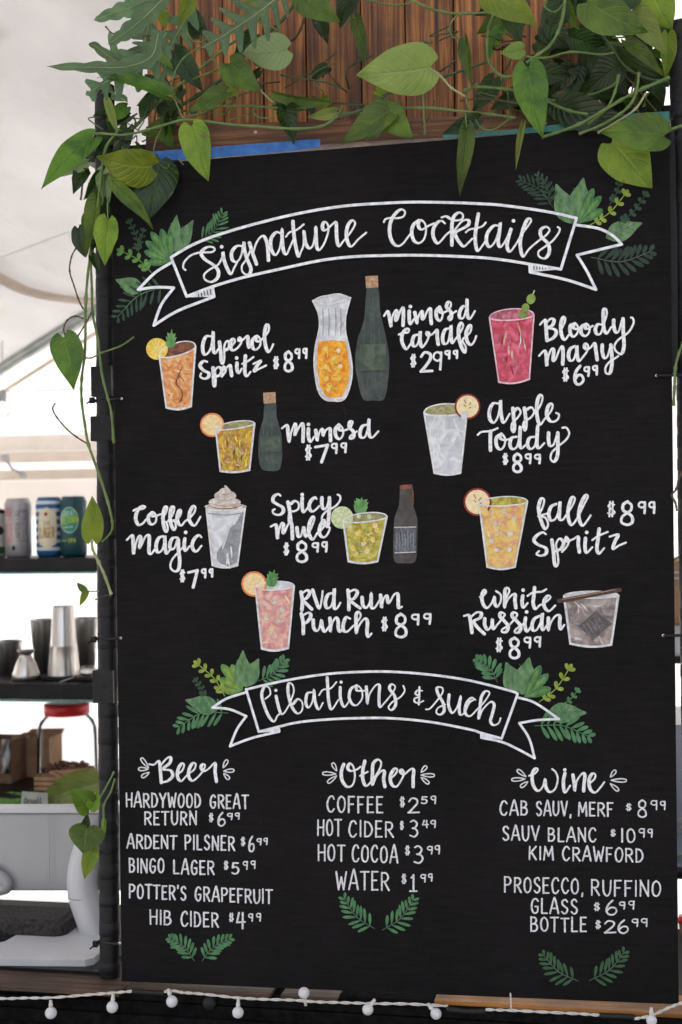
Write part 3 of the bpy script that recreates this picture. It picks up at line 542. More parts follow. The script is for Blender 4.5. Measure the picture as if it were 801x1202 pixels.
b2 = banner([
 [(289, 809.4), (318.6, 802.3), (352.4, 795.7), (386, 791), (419.8, 788.8), (457.4, 788.4), (504.9, 791.9), (552.3, 799), (599.7, 811), (607.9, 814.6)], [(607.9, 814.6), (589.1, 866.8)], [(289, 809), (304, 859)],
 [(304, 859), (329.9, 852.4), (352, 847.6), (386, 844.4), (419.8, 843), (457.4, 843), (504.9, 847.4), (552.3, 856.4), (565, 860.4), (588.6, 866.8)],
 [(288, 813), (266.2, 820), (249.6, 830.5)], [(249.6, 830.5), (269.7, 832.6), (289.3, 840.7)], [(289.3, 840.7), (278.4, 856), (270.2, 876)], [(270.2, 876), (296, 866.3), (328, 858.7)], [(328, 858.7), (327, 853)],
 [(608.9, 818.9), (628.2, 825), (656.3, 844)], [(656.3, 844), (632, 845.2), (609.8, 848.8)], [(609.8, 848.8), (621.4, 867), (627.8, 890)], [(627.8, 890), (608.9, 879.8), (589.5, 871), (565.3, 865.9)], [(565.3, 865.9), (565.3, 860.5)]],
 [[(304.5, 860), (326, 852.5), (328.5, 858.5)], [(565.3, 860), (588.5, 867.4), (565.3, 866)]], 2.9)
b2.build('banner_painting', board)

# ---- painted leaves
def gp(n, a, b, c=None): return mat(n, a, b, rough=.75, scale=130, lo=.3, hi=.7, c3=c, stretch=(1, 1, .5))
G_DK = gp('paint_dark_green', (.012, .035, .018), (.035, .085, .045)); G_MD = gp('paint_mid_green', (.03, .10, .035), (.09, .22, .09))
G_LT = gp('paint_light_green', (.06, .17, .03), (.16, .33, .08)); G_YL = gp('paint_yellow_green', (.14, .22, .015), (.32, .40, .07)); G_SG = gp('paint_sage_green', (.05, .13, .05), (.17, .29, .14))
G_GY = gp('paint_grey_green', (.05, .07, .05), (.10, .13, .09)); G_VD = gp('paint_deep_green', (.010, .024, .014), (.022, .052, .030)); G_EM = gp('paint_emerald', (.04, .13, .05), (.09, .24, .10))
def lobe(p, x, y, a, L, wd, mt, sharp=0, curve=0):
    """petal from (x,y) at angle a (px, y down)"""
    pts = []; d = (cos(a), sin(a)); n = (-sin(a), cos(a))
    prof = [(0, .12), (.2, .55), (.45, .95), (.7, 1), (.9, .7), (1, 0)] if not sharp else [(0, .1), (.15, .7), (.35, 1), (.6, .8), (.82, .35), (1, 0)]
    for sgn, seq in ((1, prof), (-1, prof[::-1][1:])):
        for t, k in seq:
            c = curve * t * t * L
            pts.append((x + d[0] * L * t + n[0] * (sgn * k * wd / 2 + c), y + d[1] * L * t + n[1] * (sgn * k * wd / 2 + c)))
    p.poly(pts, mt, smooth=3)
def fern(p, x0, y0, x1, y1, n, L, wd, mt, rmt, bend=.12, spread=62, w=1.3, r=None):
    d = Vector((x1 - x0, y1 - y0, 0)); nn = Vector((-d.y, d.x, 0)); q = crm([(x0, y0, 0), Vector(((x0 + x1) / 2, (y0 + y1) / 2, 0)) + nn * bend, (x1, y1, 0)], n)
    N = len(q); rr = random.Random(int(x0 * 7 + y0))
    for i in range(2, N, 2 if N > 2 * n else 1):
        t = i / (N - 1); dd = (q[min(i + 1, N - 1)] - q[i - 1]); a = math.atan2(dd.y, dd.x)
        for sg in (1, -1):
            sp = radians(spread * (1 - .35 * t)) * sg; LL = 1.22 * L * (.62 + .75 * sin(pi * min(1, .15 + t * .8)) * .5) * (1 - .35 * t * t) * rr.uniform(.88, 1.08)
            lobe(p, q[i].x, q[i].y, a + sp + rr.uniform(-.07, .07), LL, wd, mt)
    p.stroke([(v.x, v.y) for v in q[::2]], w, w, rmt, n=2, taper=.3)
def sprig(p, x0, y0, x1, y1, n, L, wd, mt, bend=.08):
    d = Vector((x1 - x0, y1 - y0, 0)); nn = Vector((-d.y, d.x, 0)); q = crm([(x0, y0, 0), Vector(((x0 + x1) / 2, (y0 + y1) / 2, 0)) + nn * bend, (x1, y1, 0)], n)
    p.stroke([(v.x, v.y) for v in q[::2]], 1.2, 1.2, mt, n=2); N = len(q)
    for k in range(n + 1):
        i = min(N - 1, int((k + .6) * (N - 1) / (n + .6))); dd = q[i] - q[i - 1]; a = math.atan2(dd.y, dd.x)
        for sg in (1, -1): lobe(p, q[i].x, q[i].y, a + radians(48) * sg, L, wd, mt)
    lobe(p, q[-1].x, q[-1].y, a, L, wd, mt)
def leafp(p, x0, y0, x1, y1, wd, mt, rib, outline=None):
    a = math.atan2(y1 - y0, x1 - x0); L = math.hypot(x1 - x0, y1 - y0); lobe(p, x0, y0, a, L, wd, mt, sharp=1, curve=.06)
    p.stroke([(x0, y0), (x0 + .5 * (x1 - x0), y0 + .5 * (y1 - y0) + .3), (x0 + .9 * (x1 - x0), y0 + .9 * (y1 - y0))], .9, .9, rib, n=3)
    for t in (.25, .42, .58):
        for sg in (1, -1):
            bx, by = x0 + t * (x1 - x0), y0 + t * (y1 - y0); q = a + sg * radians(42)
            p.stroke([(bx, by), (bx + cos(q) * wd * .42, by + sin(q) * wd * .42)], .6, .6, rib, smooth=False)
def done(p): p.build('leaf_painting', board)
def fingers(p, x, y, tips, wd, m1, m2):
    for i, (a, b) in enumerate(tips):
        L = math.hypot(a - x, b - y); an = math.atan2(b - y, a - x); lobe(p, x, y, an, L, wd, m1); lobe(p, x + cos(an) * 3, y + sin(an) * 3, an, L * .8, wd * .45, m2)
# around the first banner, left
p = Painter(); fern(p, 233, 283, 261, 252, 9, 15, 2.6, G_MD, G_DK, spread=55); done(p)
p = Painter(); leafp(p, 204, 289, 205.5, 252, 16, G_SG, G_LT); leafp(p, 206, 296, 225, 257, 20, G_SG, G_MD); done(p)
p = Painter(); fingers(p, 201, 306, [(174, 308), (169.5, 295), (171, 283), (177.5, 272), (189.4, 268.5), (200, 272)], 9.5, G_MD, G_LT); done(p)
p = Painter(); sprig(p, 163, 297, 153, 262, 5, 6, 3, G_DK); sprig(p, 160, 290, 168, 272, 3, 5, 2.6, G_DK); done(p)
p = Painter(); sprig(p, 178, 320, 145, 296, 4, 8.5, 4.6, G_LT); done(p)
p = Painter(); fern(p, 196, 336, 139, 371, 9, 17, 3.2, G_DK, G_MD, spread=66); done(p)
p = Painter(); leafp(p, 168, 340, 135, 330, 20, G_SG, G_LT); done(p)
# first banner, right
p = Painter(); fern(p, 649, 243, 613, 212, 9, 15, 3, G_VD, G_DK, spread=60); done(p); p = Painter(); fern(p, 646, 240, 632, 206, 6, 10, 2.6, G_DK, G_DK); done(p)
p = Painter(); sprig(p, 716, 240, 728, 210, 4, 6, 4, G_DK); sprig(p, 726, 262, 757, 230, 5, 6.5, 4.2, G_DK); done(p)
p = Painter(); leafp(p, 672, 262, 650, 217, 26, G_SG, G_MD); leafp(p, 677, 260, 682, 208, 27, G_SG, G_LT); fingers(p, 678, 262, [(708, 246), (706, 230), (697, 221)], 10, G_MD, G_LT); done(p)
p = Painter(); sprig(p, 693, 264, 733, 229, 4, 8, 4.6, G_YL); done(p)
p = Painter(); leafp(p, 712, 279, 753, 259, 24, G_SG, G_GY); done(p)
p = Painter(); fern(p, 694, 302, 762, 296, 9, 19, 5, G_VD, G_GY, spread=62); done(p)
# second banner, left
p = Painter(); fern(p, 304, 799, 333, 776, 8, 14, 3.8, G_EM, G_GY, spread=58); done(p)
p = Painter(); fingers(p, 285, 810, [(262, 810), (257.5, 797), (260, 780), (272, 780)], 10.5, G_LT, G_YL); leafp(p, 285, 806, 283, 763, 20, G_SG, G_LT); leafp(p, 288, 806, 302, 772, 21, G_SG, G_LT); done(p)
p = Painter(); sprig(p, 264, 817, 234, 781, 5, 8.5, 4.2, G_YL); done(p)
p = Painter(); sprig(p, 240, 820, 231, 800, 4, 5.5, 3, G_DK); done(p)
p = Painter(); fern(p, 268, 837, 211, 853, 9, 17, 3.8, G_EM, G_MD, bend=.14, spread=66); done(p)
p = Painter(); leafp(p, 257, 831, 217, 824, 22, G_SG, G_MD); done(p)
# second banner, right
p = Painter(); fern(p, 584, 801, 562, 775, 7, 14, 4.4, G_EM, G_GY, spread=62); done(p)
p = Painter(); leafp(p, 609, 813, 592, 778, 25, G_SG, G_MD); leafp(p, 613, 815, 619, 771, 27, G_SG, G_LT); fingers(p, 616, 818, [(647, 808), (644, 791), (635, 781)], 10.5, G_MD, G_LT); done(p)
p = Painter(); sprig(p, 633, 824, 667, 787, 4, 9, 4.6, G_YL); done(p)
p = Painter(); sprig(p, 660, 827, 677, 812, 3, 5.5, 3.4, G_EM); done(p)
p = Painter(); fern(p, 628, 852, 690, 864, 9, 18, 4.6, G_EM, G_MD, bend=-.1, spread=64); done(p)
p = Painter(); leafp(p, 643, 838, 689, 834, 24, G_SG, G_GY); done(p)
# pairs of fern fronds below the lists
for a in ((228.4, 1128, 201, 1102, .1), (237.4, 1128, 269, 1102, -.1), (440, 1090, 405, 1056, -.1), (448.5, 1092, 485, 1057, .1), (678.8, 1151.5, 639, 1122, -.1), (692, 1151, 732, 1119, .1)):
    p = Painter(); fern(p, a[0], a[1], a[2], a[3], 8, 13 if a[0] < 300 else 15, 3.5, G_EM if a[1] < 1140 else gp('paint_shaded_emerald', (.02, .065, .025), (.045, .12, .05)), G_GY, bend=a[4], spread=58); done(p)

# ---- painted drinks: layers of gouache, each fruit slice, garnish and bottle label a piece of its picture
def gouache(n, a, b, c, scale=75, dist=1.2): return mat(n, s2l(a), s2l(b), rough=.72, scale=scale, lo=.34, hi=.66, c3=s2l(c), dist=dist, detail=6)
D_GLASS = gouache('paint_pale_glass', (184, 186, 190), (232, 232, 234), (208, 208, 212), 45)
D_EDGE = mat('paint_glass_edge', s2l((190, 188, 184)), s2l((232, 230, 228)), rough=.7, scale=140, lo=.3, hi=.6)
D_ORANGE = gouache('paint_aperol', (200, 120, 66), (238, 184, 126), (220, 152, 96)); D_BROWN = gouache('paint_brown_drink', (92, 48, 30), (150, 92, 66), (120, 70, 48), 110)
D_JUICE = gouache('paint_orange_juice', (214, 120, 24), (244, 190, 70), (232, 158, 34), 90); D_RED = gouache('paint_bloody_red', (172, 52, 70), (222, 112, 132), (198, 76, 98), 60)
D_PINKTOP = gouache('paint_pink_rim', (150, 70, 84), (205, 130, 146), (176, 92, 110), 100)
D_GOLD = gouache('paint_mimosa_gold', (150, 104, 44), (226, 186, 70), (196, 152, 56), 95); D_TAN = gouache('paint_toddy_top', (128, 122, 84), (176, 168, 122), (150, 145, 100), 90)
D_LIME = gouache('paint_mule_yellow', (150, 136, 42), (206, 198, 110), (182, 170, 70), 85); D_FALL = gouache('paint_fall_spritz', (214, 150, 110), (234, 206, 110), (226, 184, 112), 70)
D_PUNCH = gouache('paint_rum_punch', (196, 130, 128), (232, 186, 168), (214, 156, 148), 75); D_RUSS = gouache('paint_white_russian', (110, 98, 96), (176, 164, 158), (146, 132, 128), 60)
D_CREAM = gouache('paint_whipped_cream', (176, 158, 148), (224, 214, 206), (204, 192, 182), 90); D_CORK = gouache('paint_cork', (150, 112, 84), (196, 160, 128), (172, 136, 104), 200)
D_BOT = gouache('paint_bottle_green', (48, 56, 54), (74, 82, 78), (60, 68, 66), 40); D_LABEL = gouache('paint_bottle_label', (60, 72, 60), (88, 98, 82), (72, 84, 70), 60)
D_BOT2 = gouache('paint_beer_bottle', (62, 58, 55), (88, 82, 78), (74, 70, 66), 50); D_LAB2 = gouache('paint_grey_label', (68, 72, 78), (122, 128, 134), (92, 97, 104), 120)
D_LEM = gouache('paint_lemon', (222, 176, 50), (240, 214, 110), (232, 198, 76), 130); D_SLICE = gouache('paint_citrus_flesh', (228, 186, 120), (240, 218, 170), (235, 204, 148), 130)
D_RIND = mat('paint_orange_rind', s2l((204, 110, 52)), s2l((226, 140, 84)), rough=.7, scale=100); D_APPLE = mat('paint_apple_skin', s2l((110, 28, 22)), s2l((150, 46, 36)), rough=.7, scale=100)
D_FLESH = gouache('paint_apple_flesh', (226, 200, 150), (240, 222, 180), (234, 212, 166), 90); D_LIMEF = gouache('paint_lime_slice', (170, 188, 130), (214, 222, 184), (196, 208, 160), 120)
D_MINT = gp('paint_mint', (.05, .17, .04), (.17, .36, .12)); D_OLIVE = gp('paint_olive', (.13, .24, .03), (.28, .38, .09)); D_DARK = gouache('paint_cinnamon', (60, 44, 38), (92, 70, 60), (76, 56, 48), 90)
D_ICE = mat('paint_ice_light', s2l((226, 206, 160)), s2l((240, 230, 200)), rough=.7, scale=140); D_SHADE = mat('paint_grey_shade', s2l((122, 124, 128)), s2l((160, 160, 164)), rough=.7, scale=90)
D_CUBE = gouache('paint_ice_cube', (78, 72, 72), (112, 104, 104), (94, 88, 88), 120)
rd = random.Random(11)
def cup(p, l, r, top, bl, br, body, inner, glass=None, ew=1.7, level=0, base=3):
    """painted tumbler: rim left/right, back of rim y, base left/right"""
    cx, cy = (l[0] + r[0]) / 2, (l[1] + r[1]) / 2; hb = cy - top
    arc = [(cx + (r[0] - l[0]) / 2 * cos(a), cy + (r[1] - l[1]) / 2 * cos(a) - hb * sin(a)) for a in [pi * k / 8 for k in range(9)]]
    front = [(cx - (r[0] - l[0]) / 2 * cos(a), cy - (r[1] - l[1]) / 2 * cos(a) + hb * .55 * sin(a)) for a in [pi * k / 8 for k in range(9)]]
    bot = [(bl[0] + (br[0] - bl[0]) * t, bl[1] + (br[1] - bl[1]) * t + base * sin(pi * t)) for t in [k / 6 for k in range(7)]]
    p.poly([l] + bot + [r] + arc[1:-1], glass or D_GLASS)
    ins = lambda q, f: (q[0] + (cx - q[0]) * f, q[1])
    p.poly([ins(a, .07) for a in front] + [ins((a[0], a[1] - 1.6), .07) for a in bot[::-1]], body)
    p.poly([ins(a, .05) for a in arc] + [ins(a, .05) for a in front[1:-1]], inner)
    return arc, front, bot
def edge(p, l, r, arc, front, bot, w=1.7, m=None):
    m = m or D_EDGE
    p.stroke(arc, w * .8, w * .8, m, n=2); p.stroke(front, w, w, m, n=2); p.stroke([l, bot[0]], w, w, m, smooth=False); p.stroke([r, bot[-1]], w, w, m, smooth=False); p.stroke(bot, w * 1.2, w * 1.2, m, n=2)
def dabs(p, l, r, bl, br, cols, n, size=3.2, vert=False):
    for _ in range(n):
        t = rd.uniform(.14, .93); u = rd.uniform(.14, .86)
        x = (l[0] + (bl[0] - l[0]) * t) * (1 - u) + (r[0] + (br[0] - r[0]) * t) * u; y = (l[1] + (bl[1] - l[1]) * t) * (1 - u) + (r[1] + (br[1] - r[1]) * t) * u
        L = size * rd.uniform(.7, 1.6); a = rd.uniform(0, pi) if not vert else rd.uniform(1.2, 1.9)
        p.stroke([(x - cos(a) * L, y - sin(a) * L), (x + rd.uniform(-.8, .8), y), (x + cos(a) * L, y + sin(a) * L)], rd.uniform(1.1, 2.4), rd.uniform(1.4, 2.6), rd.choice(cols), n=3, taper=.6)
def cubes(p, pts, m=None, s=3.4):
    """ice: a soft block of paint with a couple of loose highlight strokes"""
    for x, y in pts:
        a0 = rd.uniform(0, 2); k = [(x + s * rd.uniform(.75, 1.15) * cos(a0 + a), y + s * rd.uniform(.7, 1.1) * sin(a0 + a)) for a in (0, 1.2, 2.5, 3.8, 5.0)]
        p.poly(k, rd.choice([D_LEM, D_SLICE]) if m is None else m)
        p.stroke([k[0], k[1], k[2]], .6, 1.1, D_ICE, n=3, taper=.6); p.stroke([k[3], (x + rd.uniform(-1, 1), y)], .5, .8, D_EDGE, taper=.6, smooth=False)
def slice_(par, x, y, r, rind, flesh, seg=True, seeds=False):
    q = Painter(); q.h = .0012; q.ell(x, y, r, r, rind); q.ell(x, y, r * .86, r * .86, flesh)
    if seg:
        for k in range(8):
            a = 2 * pi * k / 8 + .2; q.stroke([(x + r * .15 * cos(a), y + r * .15 * sin(a)), (x + r * .78 * cos(a), y + r * .78 * sin(a))], .6, .6, D_ICE, smooth=False)
    if seeds:
        for k in range(4): q.stroke([(x + (.12 if k % 2 else -.12) * r, y + (k - 2) * .12 * r), (x + (.26 if k % 2 else -.26) * r, y + (k - 2.6) * .2 * r)], .9, .9, D_DARK, smooth=False)
    q.build('fruit_slice', par)
def mint(par, x, y, tx, ty, wd):
    q = Painter(); q.h = .0016; a = math.atan2(ty - y, tx - x); L = math.hypot(tx - x, ty - y)
    for t, s_ in ((.05, 1), (.3, 1), (.55, .8)):
        for sg in (1, -1): lobe(q, x + cos(a) * L * t, y + sin(a) * L * t, a + sg * .75, wd * .62 * s_, wd * .34, D_MINT, sharp=1)
    lobe(q, x, y, a, L, wd * .42, D_MINT, sharp=1)
    q.stroke([(x, y), (x + cos(a) * L * .85, y + sin(a) * L * .85)], .7, .7, G_LT, smooth=False); q.build('mint_sprig', par)
def dp(p): return p.build('drink_painting', board)
# 1 orange spritz
p = Painter(); l, r, bl, br = (187, 417.5), (230, 406.5), (195.3, 478.5), (224.6, 477); A = cup(p, l, r, 402, bl, br, D_ORANGE, D_BROWN)
dabs(p, l, r, bl, br, [D_ORANGE, D_SLICE, D_JUICE, D_RIND], 24, 3.6); p.stroke([(214, 431), (210, 440), (207, 450), (213, 458), (214, 466), (210, 473)], 1, 1.3, D_BROWN); p.stroke([(210, 440), (216, 447)], .8, 1, D_BROWN, smooth=False); edge(p, l, r, *A); o = dp(p)
slice_(o, 184.5, 409.5, 12.8, D_LEM, D_LEM); mint(o, 200, 409, 202, 386, 15)
# 2 carafe
out = [(367.2, 353), (373.7, 367.4), (375.3, 381.8), (370.3, 407.6), (369, 429), (373, 456.4), (380.8, 468.6), (392, 470.6), (404.5, 468.6), (411.7, 450.7), (413.6, 432), (410.3, 409), (406, 390.4), (406, 371.7), (411.7, 349.5), (398, 345), (383.7, 347)]
p = Painter(); p.poly(out, D_GLASS); p.poly([(373.6, 401), (372.4, 417), (372.2, 430), (376, 454), (383, 465.5), (392, 467.2), (402.5, 465.6), (409, 449), (410.8, 432), (408, 412), (405.5, 400.5), (390, 399.4)], D_JUICE)
dabs(p, (376, 402), (405, 402), (380, 462), (404, 462), [D_JUICE, D_LEM, D_ORANGE, D_RIND], 34, 3.0); cubes(p, [(398, 411), (383, 409), (382.5, 429.5), (383.5, 444), (398.5, 445), (400, 430), (393, 420), (386, 457)], s=3.1)
p.stroke([out[0], out[1], out[2], (373.4, 393), out[3], out[4], out[5], out[6], out[7], out[8], out[9], out[10], out[11], out[12], out[13], out[14]], 1.7, 1.7, D_EDGE, n=3); p.stroke([out[0], (376, 348.6), out[16], out[15], out[14]], 1.3, 1.3, D_EDGE); p.stroke([(368.5, 354), (384, 357.5), (400, 353.5), (411, 350)], 1.4, 1.4, D_EDGE)
for x in (379, 386, 394, 400): p.stroke([(x, 362), (x + .6, 378), (x, 394)], 1, 1.2, D_SHADE, taper=.5)
dp(p)
# 3 tall bottle, 6 small bottle
def bottle(body, cork, lab, m, mc, ml):
    p = Painter(); p.poly(body, m, smooth=3); p.poly(cork, mc)
    for i in range(5):
        x = cork[0][0] + (cork[1][0] - cork[0][0]) * (.1 + i * .2); p.stroke([(x, cork[2][1] + 4), (x + rd.uniform(-4, 4), cork[2][1] + 60), (x + (i - 2) * 3, body[len(body) // 2][1] - 8)], .9, 1.1, D_LABEL if m is D_BOT else D_BOT2, taper=.6)
    o = dp(p); q = Painter(); q.h = .0012; q.poly(lab, ml); q.stroke([lab[2], lab[3]], .8, .8, m, smooth=False); q.build('label', o); return o
bottle([(430.6, 337), (429.6, 365), (425, 384), (419.6, 400), (417, 425), (419.6, 444), (426, 468), (438, 470), (451.5, 468), (456, 444), (457, 419), (452.6, 392), (446.5, 365), (444, 337)], [(429, 324.2), (443.8, 323.4), (444.3, 337.4), (430, 338.2)], [(422.5, 404.5), (453, 403.6), (454, 434.8), (422, 435.8)], D_BOT, D_CORK, D_LABEL)
bottle([(310.8, 472), (309.9, 489), (304.5, 509), (303.3, 528), (304.6, 542), (307.8, 551), (318, 553), (327.9, 551.4), (331, 541), (331.5, 528), (330.5, 509), (324.9, 489), (323.7, 472)], [(309, 461), (323.6, 460.2), (324, 473), (309.8, 473.8)], [(305.5, 512), (329.5, 511), (330, 530), (304.8, 531)], D_BOT, D_CORK, D_LABEL)
o = bottle([(469.8, 572), (468.3, 593), (463.2, 609), (461.8, 638.7), (463.4, 659), (475, 661), (487.6, 659), (490, 638.7), (490, 609), (485.2, 593), (484.6, 572)], [(469.5, 569.5), (484, 568.4), (484.6, 573.6), (469.4, 574)], [(463.2, 618.6), (488.6, 618), (488.4, 648.6), (463.6, 649.6)], D_BOT2, D_BROWN, D_LAB2)
q = Painter(); q.h = .002
for i in range(7): q.stroke([(465 + i * 3.4, 622 + i % 2 * 3), (466 + i * 3.3, 634), (465.6 + i * 3.4, 646 - i % 3)], .8, 1.0, D_SHADE, taper=.7)
q.stroke([(463.4, 619), (488.4, 618.6)], .9, .9, D_EDGE, smooth=False); q.stroke([(464, 649), (488, 648)], 1, 1, D_GLASS, smooth=False); q.stroke([(485, 576), (485.5, 592)], 1, 1.2, D_BROWN, smooth=False); q.build('label_shading', o)
# 4 red drink with olives
p = Painter(); l, r, bl, br = (574.7, 372.7), (627, 369.5), (585.8, 448.5), (621.6, 445); A = cup(p, l, r, 362.5, bl, br, D_RED, D_PINKTOP, glass=D_PINKTOP)
dabs(p, l, r, bl, br, [D_RED, D_RED, D_PINKTOP, D_PUNCH, mat('paint_deep_red', s2l((124, 26, 40)), s2l((150, 40, 54)), rough=.7, scale=60)], 30, 5, True); p.stroke([(611, 393), (611.4, 401), (609, 408)], 1, 1.6, D_EDGE, taper=.7); edge(p, l, r, *A, m=mat('paint_pink_edge', s2l((214, 158, 172)), s2l((236, 206, 212)), rough=.7, scale=140)); o = dp(p)
q = Painter(); q.h = .0018; q.stroke([(627.6, 341), (624, 349)], 1.1, 1.1, D_LIMEF, smooth=False)
for x, y, a, b in ((613.8, 369.6, 5.4, 3.6), (617, 361.2, 4.6, 5.2), (623.5, 351, 5.2, 6.2)): q.ell(x, y, a, b, D_OLIVE, rot=.4); q.ell(x + 1, y - 1.4, a * .35, b * .35, G_YL)
q.build('olive_pick', o)
# 5 mimosa tumbler
p = Painter(); l, r, bl, br = (253.3, 503.5), (299.2, 497), (258.6, 553), (293.2, 551.8); A = cup(p, l, r, 494.8, bl, br, D_GOLD, D_TAN, base=2)
dabs(p, l, r, bl, br, [D_GOLD, D_LEM, D_BROWN, D_CORK, D_LIME], 30, 4.4, True); cubes(p, [(272, 523), (284, 530), (268, 540), (280, 544)], D_CORK, 3); edge(p, l, r, *A); o = dp(p); slice_(o, 249.3, 498.8, 14.3, D_RIND, D_SLICE)
# 7 apple toddy
p = Painter(); l, r, bl, br = (498, 484), (548.7, 482), (510, 555), (540.8, 555); A = cup(p, l, r, 474, bl, br, D_GLASS, D_TAN, base=2.4)
dabs(p, l, r, bl, br, [D_GLASS, D_EDGE], 12, 8, True); edge(p, l, r, *A, w=2); o = dp(p); slice_(o, 549, 477.2, 15.2, D_APPLE, D_FLESH, seg=False, seeds=True)
q = Painter(); q.h = .0022; q.poly([(541, 484.5), (548.6, 482), (548.2, 493), (541.5, 494)], D_GLASS); q.build('glass_front', o)
# 8 coffee with cream
p = Painter(); l, r, bl, br = (242.4, 597.4), (288, 596.8), (249.6, 663.6), (279, 663.6); A = cup(p, l, r, 594, bl, br, D_GLASS, D_GLASS, base=2.6)
p.poly([(283, 603), (286, 603), (278.5, 660), (258, 661), (255, 648), (266, 634), (270, 620), (277, 614)], D_SHADE, smooth=2); dabs(p, l, r, bl, br, [D_GLASS, D_EDGE], 12, 6, True)
p.stroke([(244, 602.5), (265, 604.5), (286, 602)], 1.1, 1.1, D_SHADE); edge(p, l, r, *A, w=1.9); p.ell(265, 594.6, 25, 4.0, D_CREAM); p.stroke([(245, 594), (256, 596.8), (266, 597.2), (276, 596), (286, 592.5)], 1.2, 1.2, D_BROWN, taper=.8); o = dp(p)
q = Painter(); q.h = .0018; q.ell(264, 589.6, 19, 6.2, D_CREAM); q.ell(264.6, 582, 13, 6.4, D_CREAM); q.ell(264.4, 577, 7, 4.5, D_CREAM); q.stroke([(263.5, 577), (266.5, 574), (264.4, 570.6)], 4, 4, D_CREAM, taper=.5)
q.stroke([(252, 585.2), (265, 588), (277, 584.4)], .9, .9, D_SHADE, taper=.6); q.stroke([(254, 578), (264, 580.4), (275, 577.4)], .8, .8, D_SHADE, taper=.6); q.stroke([(247, 591), (264, 594.2), (281, 590.4)], .9, .9, D_CORK, taper=.6); q.build('whipped_cream', o)
# 9 mule
p = Painter(); l, r, bl, br = (402.9, 611.4), (454.6, 606.4), (409, 659), (443.6, 659); A = cup(p, l, r, 602, bl, br, D_LIME, D_TAN, base=2.4)
dabs(p, l, r, bl, br, [D_LIME, D_LEM, D_TAN, D_LIMEF], 18, 3.4); cubes(p, [(411, 619), (421, 626), (441, 617), (438, 633), (427.5, 638), (414.5, 643), (432, 647), (418, 651), (443, 622)], s=3.6); cubes(p, [(421, 606), (434, 606)], D_LIMEF, 3); edge(p, l, r, *A); o = dp(p)
slice_(o, 401.8, 607.5, 13.2, D_LIMEF, D_LIMEF); mint(o, 422.5, 603.5, 425, 583.5, 20)
# 11 fall spritz
p = Painter(); l, r, bl, br = (562.5, 591.5), (619.5, 588.5), (572, 665.4), (604.8, 665.4); A = cup(p, l, r, 583, bl, br, D_FALL, D_LIME, base=2.8)
dabs(p, l, r, bl, br, [D_FALL, D_SLICE, D_LEM, D_PUNCH, D_CREAM], 34, 3.6); cubes(p, [(581.5, 614.5), (604, 608.5), (592, 600), (577, 634), (599, 626), (583, 645), (598, 645)], D_CREAM, 3.6); edge(p, l, r, *A); o = dp(p); slice_(o, 560.7, 589.2, 16.6, D_APPLE, D_FLESH, seg=False, seeds=True)
q = Painter(); q.h = .0022; q.poly([(562.5, 592), (571, 594), (575.5, 607), (564.5, 607)], D_FALL); q.stroke([(562.5, 591), (564.8, 608)], 1.6, 1.6, D_EDGE, smooth=False); q.build('glass_front', o)
# 12 rum punch
p = Painter(); l, r, bl, br = (300, 690), (345.5, 687.8), (307.4, 761.4), (338.6, 760.6); A = cup(p, l, r, 682.6, bl, br, D_PUNCH, D_GLASS, base=2.8)
dabs(p, l, r, bl, br, [D_PUNCH, D_PUNCH, D_SLICE, D_CREAM], 18, 3.8); cubes(p, [(321, 706), (331, 715), (313, 725), (327, 729)], D_CREAM, 3); edge(p, l, r, *A, w=2); o = dp(p)
slice_(o, 298.4, 685.5, 15, D_RIND, D_SLICE); mint(o, 317, 689, 322.5, 668.5, 17)
q = Painter(); q.h = .0022; q.poly([(300, 689), (307, 692), (312, 700), (302.5, 703)], D_PUNCH); q.build('glass_front', o)
# 13 white russian
p = Painter(); l, r, bl, br = (661.8, 699.5), (726.6, 699), (669.4, 755.6), (718, 757); A = cup(p, l, r, 694, bl, br, D_RUSS, D_GLASS, base=3)
dabs(p, l, r, bl, br, [D_RUSS, D_GLASS, D_CREAM, D_SHADE], 22, 5); p.poly([(699.4, 717.4), (719, 731.7), (696.5, 751.5), (679.3, 734.6)], D_CUBE)
for i in range(5): p.stroke([(685 + i * 4.5, 733 - i * 1.8), (692 + i * 4.2, 745 - i * 2.6)], .9, 1.1, D_RUSS, taper=.5, smooth=False)
edge(p, l, r, *A, w=1.8); o = dp(p)
q = Painter(); q.h = .0022; q.stroke([(656.5, 705.5), (692, 699), (727.5, 692.4)], 5, 5, D_DARK); q.stroke([(660, 703.6), (690, 698.2), (722, 692)], 1, 1, D_CORK, taper=.4); q.build('cinnamon_stick', o)

# ---- tape, zip ties
def strip(name, pts_top, th, Y, mt, parent, dpt=.0006):
    m_ = MB()
    for (a, b) in zip(pts_top[:-1], pts_top[1:]):
        q = [P(a[0], a[1] + a[2], Y), P(b[0], b[1] + b[2], Y), P(b[0], b[1], Y), P(a[0], a[1], Y)]
        m_.hexa(q, [v + Vector((0, dpt, 0)) for v in q], mt)
    return m_.build(name, parent)
o = strip('blue_tape', [(170, 178.5, 11), (230, 175, 11.5), (300, 169.5, 11.5), (340, 166.5, 11), (376, 163, 9.5)], 0, -.0016, M_TAPE, board)
m_ = MB(); m_.hexa([P(170, 179, -.0016), P(376, 163.5, -.0016), P(376, 166, .013), P(170, 181, .013)], [P(170, 178.4, -.0016), P(376, 162.9, -.0016), P(376, 165.2, .013), P(170, 180.2, .013)], M_TAPE); m_.build('blue_tape', o)
strip('teal_tape', [(520, 158, 5), (600, 152.5, 5), (640, 148, 7), (700, 139, 12), (745, 133, 13), (786, 130.5, 12)], 0, -.0014, M_TEAL, board)

